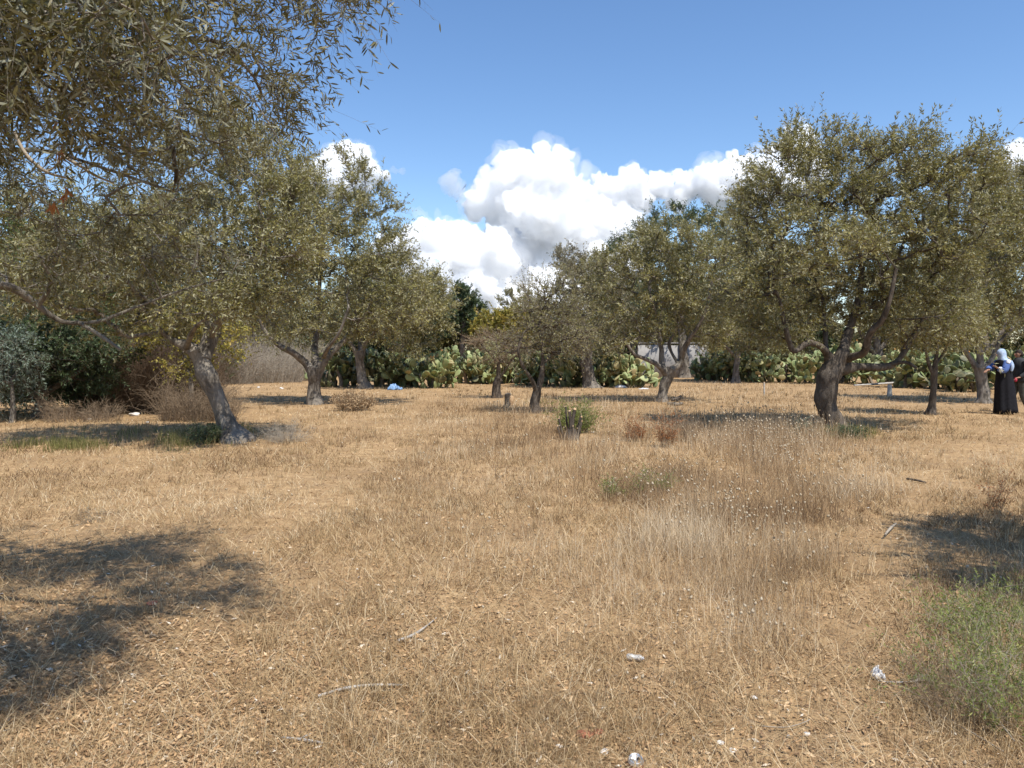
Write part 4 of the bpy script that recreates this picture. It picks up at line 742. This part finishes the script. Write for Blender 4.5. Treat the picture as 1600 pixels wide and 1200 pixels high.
log('thin curved straw-coloured twig in the bottom grass', [(1190, 1146, .002), (1225, 1148, .003), (1250, 1142, .003), (1266, 1134, .002)], M['twig_pale'], z=.012)
log('bleached twig by the white scrap of bag', [(1372, 1070, .003), (1400, 1073, .004), (1430, 1071, .003)], ST, z=.004)
log('grey log lying before the shaded bush on the left', [(165, 645, .05), (195, 643, .06), (225, 644, .045)], M['post'], cat='log', name='log')
log('dark log in the shade further left', [(120, 650, .04), (150, 652, .05), (185, 650, .04)], M['bark_d'], cat='log', name='log')
log('heap stick of cut wood right of the open olive trunk, lower', [(1044, 634, .05), (1056, 635, .05), (1066, 633, .04)], M['bark'], cat='log', name='log')
log('cut wood piece right of the open olive trunk, forked', [(1050, 630, .04), (1058, 628, .05), (1064, 624, .04)], M['bark_d'], cat='log', name='log', side=[((1057, 629, .03), (1062, 633, .02))], z=.06)
log('pale fallen pole under the big olive, before the cactus', [(1335, 606, .04), (1372, 603, .05), (1408, 600, .04)], M['post'], cat='pole', name='fallen_pole', z=.06)
log('grey fallen limb left of the young olive', [(1400, 585, .05), (1425, 590, .05), (1440, 597, .04)], M['post'], cat='pole', name='fallen_pole', z=.1)
def stone(label, px, py, s, mat, name='stone', cat='stone', flat=.6, seed=0, group=None):
    import bmesh
    b = G(px, py); bm = bmesh.new(); bmesh.ops.create_icosphere(bm, subdivisions=3, radius=1); rg = np.random.default_rng(seed + int(px))
    sc = rg.uniform(.75, 1.3, 3); o3 = rg.uniform(0, 50)
    for v in bm.verts:
        c = v.co.copy(); f = 1 + .35 * mnoise.noise(c * 1.1 + Vector((o3, 0, 0))) + .15 * mnoise.noise(c * 2.7 + Vector((0, o3, 0))); v.co = Vector((c.x * sc[0] * s * f, c.y * sc[1] * s * f, c.z * flat * s * f + flat * s * .55))
    me = bpy.data.meshes.new(name); bm.to_mesh(me); bm.free(); me.materials.append(mat); [setattr(p, 'use_smooth', True) for p in me.polygons]
    o = bpy.data.objects.new(name, me); COL.objects.link(o); o.location = tuple(b); return tag(o, label, cat, group)
M['white_stone'] = plain_mat('white_stone', [(.3, (.58, .54, .48)), (.7, (.74, .71, .66))], 9)
M['red_clay'] = plain_mat('broken_red_clay', [(.3, (.22, .07, .04)), (.7, (.42, .16, .09))], 12)
M['bag'] = plain_mat('white_plastic', [(.3, (.45, .45, .45)), (.7, (.72, .72, .72))], 20, .35, .3, .5)
M['blue_plastic'] = plain_mat('blue_plastic', [(.3, (.10, .22, .45)), (.7, (.30, .45, .65))], 20, .35, .3, .5)
M['clear_plastic'] = plain_mat('dull_clear_plastic', [(.3, (.34, .33, .31)), (.7, (.50, .49, .46))], 30, .25, .3, .5)
stone('biggest white stone on the sandy ground at left', 210, 650, .11, M['white_stone'], flat=.5)
for k, (px, py, s, lb) in enumerate([(178, 648, .07, 'flat white stone, left neighbour of the biggest one'), (166, 651, .05, 'small pale stone beside the flat white one'), (140, 656, .07, 'half buried pale stone toward the dark bush'), (205, 633, .08, 'pale stone at the edge of the shade by the brushwood'), (194, 634, .05, 'little pale stone by the brushwood shade'),
    (156, 633, .05, 'pale pebble deep in the left shade'), (286, 646, .05, 'lone pale stone left of the leaning trunk'), (231, 661, .04, 'tiny pale stone below the biggest white one'), (440, 608, .12, 'white stone beyond the second olive, by the wall'), (404, 606, .08, 'pale pebble by the wall brush')]):
    stone(lb, px, py, s, M['white_stone'], seed=k, flat=.45)
stone('red-brown clay fragment by the left shadow', 238, 944, .035, M['red_clay'], 'clay_fragment', 'clay shard', .35)
stone('red clay fragment in the bottom middle grass, larger piece', 912, 1153, .032, M['red_clay'], 'clay_fragment', 'clay shard', .3)
stone('red clay fragment right beside the larger one', 935, 1149, .024, M['red_clay'], 'clay_fragment', 'clay shard', .3)
stone('whitish pebble below the red clay pieces', 873, 1172, .012, M['white_stone'], flat=.6)
stone('pale grey pebble near the tin can', 945, 1180, .018, M['white_stone'], flat=.5)
for k, (px, py) in enumerate([(1260, 1153), (1126, 1168), (1145, 1180), (1178, 1095)]): stone('pale pebble in the bottom right straw, %s' % ['by the curved twig', 'below the straw patch', 'lowest right', 'highest of four'][k], px, py, .013, M['white_stone'], seed=k, flat=.7)
stone('pale yellow soil mound in sun above the left shadow', 150, 875, .09, M['soil'], 'soil_mound', 'soil mound', .12)
def crumple(name, label, cat, px, py, sx, sy, sz, mat, seed):
    b = G(px, py); n = 26; u = np.linspace(-1, 1, n); A, B2 = np.meshgrid(u, u); rr = np.clip(1 - np.maximum(abs(A), abs(B2)) ** 2, 0, 1)
    zz = (vnoise(A * 3 + seed, B2 * 3, seed) * .9 + vnoise(A * 7, B2 * 7, seed + 1) * .5) * sz * (rr ** .5) + .006
    ed = 1 + .35 * (vnoise(np.arctan2(B2, A) * 2.3 + 9, A * 0, seed + 2) - .5)
    V = np.stack([b[0] + A * sx * ed, b[1] + B2 * sy * ed, b[2] + zz], -1).reshape(-1, 3); i, j = np.meshgrid(np.arange(n - 1), np.arange(n - 1), indexing='ij'); k = i * n + j
    g = Geo(); g.add(V, np.stack([k, k + 1, k + 1 + n, k + n], -1).reshape(-1, 4)); o = g.build(name, [mat], smooth=False); sm = o.modifiers.new('s', 'SOLIDIFY'); sm.thickness = .0012; return tag(o, label, cat)
crumple('plastic_bag', 'bright white crumpled plastic scrap beside the bottom right weeds', 'litter', 1371, 1063, .026, .03, .055, M['bag'], 3)
crumple('paper_scrap', 'dull white paper strip right of the bright plastic scrap', 'litter', 1440, 1068, .045, .02, .03, M['post'], 5)
crumple('plastic_bag', 'blue and white plastic litter at the foot of the hedge', 'litter', 617, 610, .3, .15, .28, M['blue_plastic'], 6)
crumple('plastic_bag', 'blue-green plastic scrap among the bright cactus pads', 'litter', 680, 603, .18, .12, .3, M['blue_plastic'], 7)
crumple('plastic_bag', 'white plastic scrap on the ground before the right part of the central cactus', 'litter', 970, 606, .28, .12, .16, M['bag'], 8)
crumple('paper_scrap', 'flat white scrap left of the pale trunk', 'litter', 1006, 608, .22, .1, .05, M['bag'], 9)
# crushed plastic bottle
b = G(992, 1036) + [0, 0, .02]; root = empty('plastic_bottle', b, 'crushed clear plastic bottle lying in the straw', 'bottle'); ax = norm(np.array([1., -.22, -.02])); L = .085
w = [np.append(b + ax * t * L, r) for t, r in ((-.5, .010), (-.42, .016), (-.2, .017), (0, .013), (.2, .016), (.36, .015), (.45, .008))]; g = Geo(); tube(g, crom(w, .006), 16, .12, 0, 3); g.build('body', [M['clear_plastic']], root, smooth=True)
g = Geo(); tube(g, [np.append(b + ax * L * .46, .008), np.append(b + ax * L * .56, .008)], 12, 0); g.build('neck', [M['bag']], root)
# tin can end
M['tin'] = plain_mat('dull_tin', [(.3, (.55, .56, .57)), (.7, (.72, .73, .74))], 30, .35, .15, .5, .7)
M['rust'] = plain_mat('rusty_label', [(.3, (.30, .12, .07)), (.7, (.48, .24, .14))], 30)
M['dark'] = plain_mat('can_hole_shade', [(.3, (.01, .01, .01)), (.7, (.02, .02, .02))], 5)  # black stands in for the shade inside the can
b = G(993, 1200) + [0, 0, .0]; root = empty('drink_can', b, 'drink can lying half sunk with its silver end and dark painted opening up, bottom edge', 'can')
ax = norm(np.array([0, -.28, 1.])); u = norm(np.cross(ax, [0, 1, .2])); w_ = np.cross(ax, u)
def ring(c, r, n=28): a = np.arange(n) / n * 2 * np.pi; return c + r * (np.cos(a)[:, None] * u + np.sin(a)[:, None] * w_)
def lathe(prof, c0, mat, name):
    n = 28; V = np.vstack([ring(c0 + ax * h, r) for h, r in prof]); i = np.arange(len(prof) - 1)[:, None] * n; j = np.arange(n)[None]
    g = Geo(); g.add(V, np.stack([i + j, i + (j + 1) % n, i + n + (j + 1) % n, i + n + j], -1).reshape(-1, 4)); return g.build(name, [mat], root, smooth=True)
lathe([(-.03, .0315), (.0, .0315), (.022, .0310)], b, M['rust'], 'side'); lathe([(.022, .0312), (.030, .027), (.033, .0265), (.033, .0255), (.027, .0245), (.027, .0003)], b, M['tin'], 'lid')
c = b + ax * .0285 + u * -.0115 * (1 if u[0] < 0 else -1); g = Geo(); V = ring(c, 1, 16); a = np.arange(16) / 16 * 2 * np.pi; V = c + .0075 * np.cos(a)[:, None] * u + .009 * np.sin(a)[:, None] * w_
g.add(np.vstack([V, V + ax * .001]), np.array([[k, (k + 1) % 16, 16 + (k + 1) % 16, 16 + k] for k in range(16)])); g.add(np.vstack([V + ax * .001, c + ax * .001]), [[k, (k + 1) % 16, 16] for k in range(16)]); g.build('opening', [M['dark']], root)  # closed black disc on the lid, painted darkness instead of a hole
g = Geo(); prisms(g, [c + u * -.012 * (-1 if u[0] < 0 else 1) + ax * .002], [c + u * -.03 * (-1 if u[0] < 0 else 1) + ax * .003], .004, .005, 8); g.build('tab', [M['tin']], root)

# ------------------------------------------------------------------ the two walkers
M['skin'] = plain_mat('skin', [(.3, (.30, .16, .10)), (.7, (.38, .21, .14))], 20, .6, .05)
M['robe'] = plain_mat('black_cloth', [(.3, (.008, .008, .010)), (.7, (.018, .017, .020))], 18, .85, .4, .15)
M['scarf'] = plain_mat('pale_blue_scarf', [(.35, (.24, .33, .48)), (.65, (.46, .55, .68))], 16, .8, .2)
M['blue'] = plain_mat('blue_cloth', [(.3, (.05, .09, .26)), (.7, (.10, .17, .40))], 16, .8, .2)
M['white_cloth'] = plain_mat('white_cloth', [(.3, (.68, .72, .82)), (.7, (.78, .82, .9))], 16, .8, .2)
M['jacket'] = plain_mat('dark_grey_jacket', [(.3, (.018, .019, .02)), (.7, (.045, .045, .045))], 12, .85, .3)
M['trousers'] = plain_mat('grey_olive_trousers', [(.3, (.06, .058, .045)), (.7, (.11, .105, .085))], 12, .85, .3)
M['shoe'] = plain_mat('dark_shoe', [(.3, (.02, .02, .022)), (.7, (.05, .05, .05))], 12)
M['hair'] = plain_mat('dark_hair', [(.3, (.015, .01, .008)), (.7, (.04, .028, .02))], 30)
M['red_cloth'] = plain_mat('red_thing', [(.3, (.35, .02, .04)), (.7, (.5, .05, .08))], 12)
def skin_mesh(name, nodes, edges, mat, parent, sub=2):
    me = bpy.data.meshes.new(name); me.from_pydata([n[0] for n in nodes], edges, []); o = bpy.data.objects.new(name, me); COL.objects.link(o)
    sk = o.modifiers.new('k', 'SKIN'); sk.use_smooth_shade = True
    for v, nd in zip(me.skin_vertices[0].data, nodes): v.radius = nd[1] if isinstance(nd[1], tuple) else (nd[1], nd[1])
    me.skin_vertices[0].data[0].use_root = True
    ss = o.modifiers.new('s', 'SUBSURF'); ss.levels = sub; ss.render_levels = sub
    dg = bpy.context.evaluated_depsgraph_get(); m2 = bpy.data.meshes.new_from_object(o.evaluated_get(dg)); o.modifiers.clear(); o.data = m2; bpy.data.meshes.remove(me); m2.name = name
    m2.materials.clear(); m2.materials.append(mat); o.parent = parent; return o
def human(root, pose, mat):
    # one continuous body: pelvis first (root); pose gives joints in metres, facing -X
    N = [(pose['pelvis'], (.12, .15))]; E = []; ix = {'pelvis': 0}
    def add(k, co, r, par): N.append((co, r)); ix[k] = len(N) - 1; E.append((ix[par], ix[k]))
    add('waist', pose['waist'], (.11, .13), 'pelvis'); add('chest', pose['chest'], (.125, .16), 'waist'); add('neck0', pose['neck0'], .07, 'chest'); add('neck', pose['neck'], .052, 'neck0')
    add('head0', pose['head0'], (.075, .065), 'neck'); add('head', pose['head'], (.095, .078), 'head0'); add('crown', pose['crown'], (.062, .055), 'head')
    for s in ('l', 'r'):
        add('sh' + s, pose['sh' + s], .062, 'chest'); add('el' + s, pose['el' + s], .043, 'sh' + s); add('wr' + s, pose['wr' + s], .026, 'el' + s); add('pa' + s, pose['pa' + s], (.034, .020), 'wr' + s)
        w = np.array(pose['wr' + s]); p = np.array(pose['pa' + s]); d = norm(p - w); sd = norm(np.cross(d, [0, 0, 1.]) + 1e-6)
        for k, (o, l) in enumerate(((-.03, .062), (-.01, .075), (.01, .07), (.03, .055))):
            f0 = p + d * .025 + sd * o; f1 = f0 + d * l * .55 + np.array([0, 0, -.012]); f2 = f1 + d * l * .35 + np.array([0, 0, -.025])
            add('f%s%d' % (s, k), tuple(f0), .0095, 'pa' + s); add('g%s%d' % (s, k), tuple(f1), .0088, 'f%s%d' % (s, k)); add('h%s%d' % (s, k), tuple(f2), .0075, 'g%s%d' % (s, k))
        t0 = w + d * .03 + sd * -.045; t1 = t0 + d * .035 + sd * -.02; add('t%s' % s, tuple(t0), .011, 'wr' + s); add('u%s' % s, tuple(t1), .009, 't%s' % s)
        add('hp' + s, pose['hp' + s], .095, 'pelvis'); add('kn' + s, pose['kn' + s], .06, 'hp' + s); add('an' + s, pose['an' + s], .038, 'kn' + s); add('he' + s, pose['he' + s], .038, 'an' + s); add('to' + s, pose['to' + s], (.036, .028), 'he' + s)
    return skin_mesh('body', N, E, mat, root)
def face(root, c, fwd, up):                      # nose, eyes, brows and mouth on the head surface
    fwd = norm(np.array(fwd, float)); up = norm(np.array(up, float)); sd = np.cross(up, fwd); c = np.array(c)
    def blob(name, ctr, r, mat, sc=(1, 1, 1)):
        import bmesh
        bm = bmesh.new(); bmesh.ops.create_icosphere(bm, subdivisions=2, radius=r); g = Geo(); V = np.array([v.co[:] for v in bm.verts]); F = np.array([[v.index for v in f.verts] for f in bm.faces]); bm.free()
        V = ctr + V[:, :1] * sc[0] * fwd + V[:, 1:2] * sc[1] * sd + V[:, 2:] * sc[2] * up; g.v.append(V); g.t.append(np.full(len(V), .5)); g.f.append(F); g.m.append(np.zeros(len(F))); g.n = len(V)
        me_parent = root; o = g.build(name, [mat]); o.parent = me_parent; return o
    blob('nose', c + fwd * .092 - up * .012, .018, M['skin'], (1, .7, 1.3)); blob('mouth', c + fwd * .080 - up * .055, .016, M['red_cloth'], (.5, 1.3, .35))
    for s in (-1, 1): blob('eye', c + fwd * .078 + sd * s * .032 + up * .012, .012, M['hair'], (.6, 1, .6)); blob('ear', c + sd * s * .078 - up * .005, .024, M['skin'], (.7, .35, 1.2))
def loft(name, rings, mat, root, fold=.0, nf=9, seed=0, n=40):
    V = []; a = np.arange(n) / n * 2 * np.pi; rg = np.random.default_rng(seed); ph = rg.uniform(0, 6.28, 3)
    zs = [r[2] for r in rings]
    for (x, y, z, rx, ry, *f) in rings:
        q = fold * (f[0] if f else 1.0); k = 1 + q * (np.sin(a * nf + ph[0]) * .5 + np.sin(a * (nf + 4) + ph[1] + z * 2) * .35 + np.sin(a * 4 + ph[2] + z) * .4)
        V.append(np.stack([x + rx * k * np.cos(a), y + ry * k * np.sin(a), z + 0 * a], 1))
    V = np.vstack(V); i = np.arange(len(rings) - 1)[:, None] * n; j = np.arange(n)[None]; g = Geo(); g.add(V, np.stack([i + j, i + (j + 1) % n, i + n + (j + 1) % n, i + n + j], -1).reshape(-1, 4))
    o = g.build(name, [mat], smooth=True); o.parent = root; sd = o.modifiers.new('t', 'SOLIDIFY'); sd.thickness = .006; return o
def sleeve(name, pts, mat, root, flat=1.0):
    g = Geo(); tube(g, crom(pts, .03), 16, .08, 0, 2.0); o = g.build(name, [mat], smooth=True); o.parent = root; return o
# walker in black: seen from behind her right side, head bowed to the left
Yw = 20.0; xw = (1569 - 800) / FPX * Yw; zw = float(gz(xw, Yw))
w1 = empty('person', (xw, Yw, zw), 'walker in a long black robe with a pale blue headscarf and blue sleeves', 'person', 'people walking at the right edge')
ps = dict(pelvis=(0, 0, .88), waist=(-.01, 0, 1.05), chest=(-.03, 0, 1.25), neck0=(-.05, 0, 1.40), neck=(-.075, 0, 1.45), head0=(-.10, 0, 1.50), head=(-.105, 0, 1.565), crown=(-.085, 0, 1.64),
    shl=(-.05, .17, 1.35), ell=(-.20, .20, 1.20), wrl=(-.33, .12, 1.16), pal=(-.39, .10, 1.14), shr=(-.03, -.17, 1.35), elr=(-.14, -.23, 1.14), wrr=(-.28, -.18, 1.20), par=(-.33, -.17, 1.24),
    hpl=(0, .09, .82), knl=(-.10, .09, .46), anl=(-.02, .09, .10), hel=(0, .09, .05), tol=(-.14, .09, .035), hpr=(0, -.09, .82), knr=(0, -.09, .46), anr=(.12, -.09, .10), her=(.14, -.09, .05), tor=(0.0, -.09, .035))
human(w1, ps, M['skin']); face(w1, (-.105, 0, 1.565), (-1, 0, -.15), (-.1, 0, 1))
loft('robe', [(0.03, 0, .045, .27, .24, 1.3), (.03, 0, .15, .265, .235, 1.1), (.02, 0, .40, .245, .22, 1), (.01, 0, .70, .225, .215, .8), (0, 0, .95, .195, .20, .5), (-.01, 0, 1.10, .175, .195, .3), (-.03, 0, 1.25, .175, .215, .15), (-.045, 0, 1.36, .15, .215, 0), (-.055, 0, 1.42, .10, .13, 0), (-.065, 0, 1.45, .075, .08, 0)], M['robe'], w1, .11, 7, 3)
sleeve('sleeve', [(-.03, -.17, 1.37, .085), (-.09, -.22, 1.25, .085), (-.15, -.235, 1.15, .08), (-.22, -.21, 1.165, .07), (-.27, -.185, 1.19, .06)], M['blue'], w1)
sleeve('sleeve', [(-.05, .17, 1.37, .085), (-.12, .20, 1.28, .085), (-.20, .20, 1.21, .08), (-.30, .16, 1.19, .07), (-.325, .125, 1.165, .06)], M['blue'], w1)
for s, p in ((-1, [(-.26, -.22, 1.22), (-.21, -.24, 1.11)]), (-1, [(-.07, -.26, 1.33), (-.03, -.23, 1.41)])): sleeve('sleeve_band', [(*p[0], .045), (*[(a + b) / 2 for a, b in zip(*p)], .055), (*p[1], .045)], M['white_cloth'], w1)
loft('headscarf', [(.015, 0, 1.30, .17, .20, 1.2), (-.0, 0, 1.36, .165, .20, 1), (-.02, 0, 1.42, .135, .155, .6), (-.045, 0, 1.47, .105, .105, .3), (-.06, 0, 1.53, .108, .10, .2), (-.07, 0, 1.60, .112, .102, .2), (-.07, 0, 1.66, .095, .085, .1), (-.065, 0, 1.70, .055, .05, 0), (-.063, 0, 1.712, .01, .01, 0)], M['scarf'], w1, .06, 6, 8)
sleeve('scarf_end', [(.06, -.15, 1.38, .05), (.08, -.19, 1.28, .05), (.07, -.20, 1.19, .04), (.06, -.20, 1.13, .025)], M['scarf'], w1)
for s, x in ((1, -.02), (-1, .12)):
    sleeve('shoe', [(x + .03, .09 * s, .045, .045), (x - .04, .09 * s, .042, .05), (x - .12, .09 * s, .036, .044), (x - .16, .09 * s, .034, .03)], M['shoe'], w1)
# companion in a dark jacket
Yc = 20.7; xc = (1593 - 800) / FPX * Yc; zc = float(gz(xc, Yc))
w2 = empty('person', (xc, Yc, zc), 'walker in a dark jacket and grey trousers with something red in hand', 'person', 'people walking at the right edge')
ps = dict(pelvis=(.02, 0, .92), waist=(.01, 0, 1.08), chest=(0, 0, 1.28), neck0=(-.01, 0, 1.44), neck=(-.02, 0, 1.48), head0=(-.04, 0, 1.535), head=(-.045, 0, 1.60), crown=(-.03, 0, 1.67),
    shl=(0, .19, 1.39), ell=(.02, .25, 1.13), wrl=(-.18, .22, 1.03), pal=(-.25, .20, 1.02), shr=(0, -.19, 1.39), elr=(.05, -.26, 1.12), wrr=(-.14, -.24, .98), par=(-.21, -.22, .96),
    hpl=(.02, .10, .86), knl=(-.12, .10, .48), anl=(-.13, .10, .10), hel=(-.11, .10, .05), tol=(-.25, .10, .035), hpr=(.02, -.10, .86), knr=(.03, -.10, .48), anr=(.18, -.10, .13), her=(.21, -.10, .08), tor=(.09, -.10, .035))
human(w2, ps, M['skin']); face(w2, (-.045, 0, 1.60), (-1, -.15, 0), (0, 0, 1))
loft('jacket', [(.02, 0, .84, .185, .22, 1), (.02, 0, .95, .185, .215, .8), (.01, 0, 1.10, .175, .21, .5), (0, 0, 1.28, .175, .235, .2), (-.005, 0, 1.40, .155, .235, 0), (-.01, 0, 1.47, .10, .13, 0), (-.015, 0, 1.50, .08, .085, 0)], M['jacket'], w2, .04, 5, 5)
sleeve('sleeve', [(0, -.20, 1.40, .08), (.03, -.245, 1.26, .078), (.05, -.265, 1.12, .07), (-.04, -.255, 1.05, .062), (-.13, -.24, .99, .052)], M['jacket'], w2)
sleeve('sleeve', [(0, .20, 1.40, .08), (.01, .235, 1.26, .078), (.02, .255, 1.13, .07), (-.07, .24, 1.08, .062), (-.17, .22, 1.035, .052)], M['jacket'], w2)
sleeve('trouser_leg', [(.02, -.10, .95, .125), (.025, -.10, .70, .105), (.03, -.10, .48, .085), (.10, -.10, .30, .078), (.17, -.10, .13, .072)], M['trousers'], w2)
sleeve('trouser_leg', [(.02, .10, .95, .125), (-.05, .10, .70, .105), (-.12, .10, .48, .085), (-.13, .10, .28, .078), (-.13, .10, .11, .072)], M['trousers'], w2)
sleeve('shoe', [(.235, -.10, .085, .045), (.16, -.10, .06, .048), (.09, -.10, .042, .042)], M['shoe'], w2); sleeve('shoe', [(-.09, .10, .048, .046), (-.18, .10, .043, .05), (-.27, .10, .036, .04)], M['shoe'], w2)
loft('hair', [(.0, 0, 1.53, .075, .080, 1), (-.005, 0, 1.60, .092, .090, 1), (-.015, 0, 1.66, .088, .082, 1), (-.02, 0, 1.71, .055, .05, 0), (-.02, 0, 1.722, .01, .01, 0)], M['hair'], w2, .03, 9, 6)
rd = empty('pouch', (xc - .25, Yc - .22, zc + .93), 'small red pouch held in the hand of the jacketed walker', 'pouch')
g = Geo(); tube(g, [(xc - .25, Yc - .22, zc + .965, .012), (xc - .25, Yc - .22, zc + .93, .035), (xc - .25, Yc - .22, zc + .89, .04), (xc - .25, Yc - .22, zc + .86, .02)], 12, .1); g.build('pouch_body', [M['red_cloth']], rd, smooth=True)
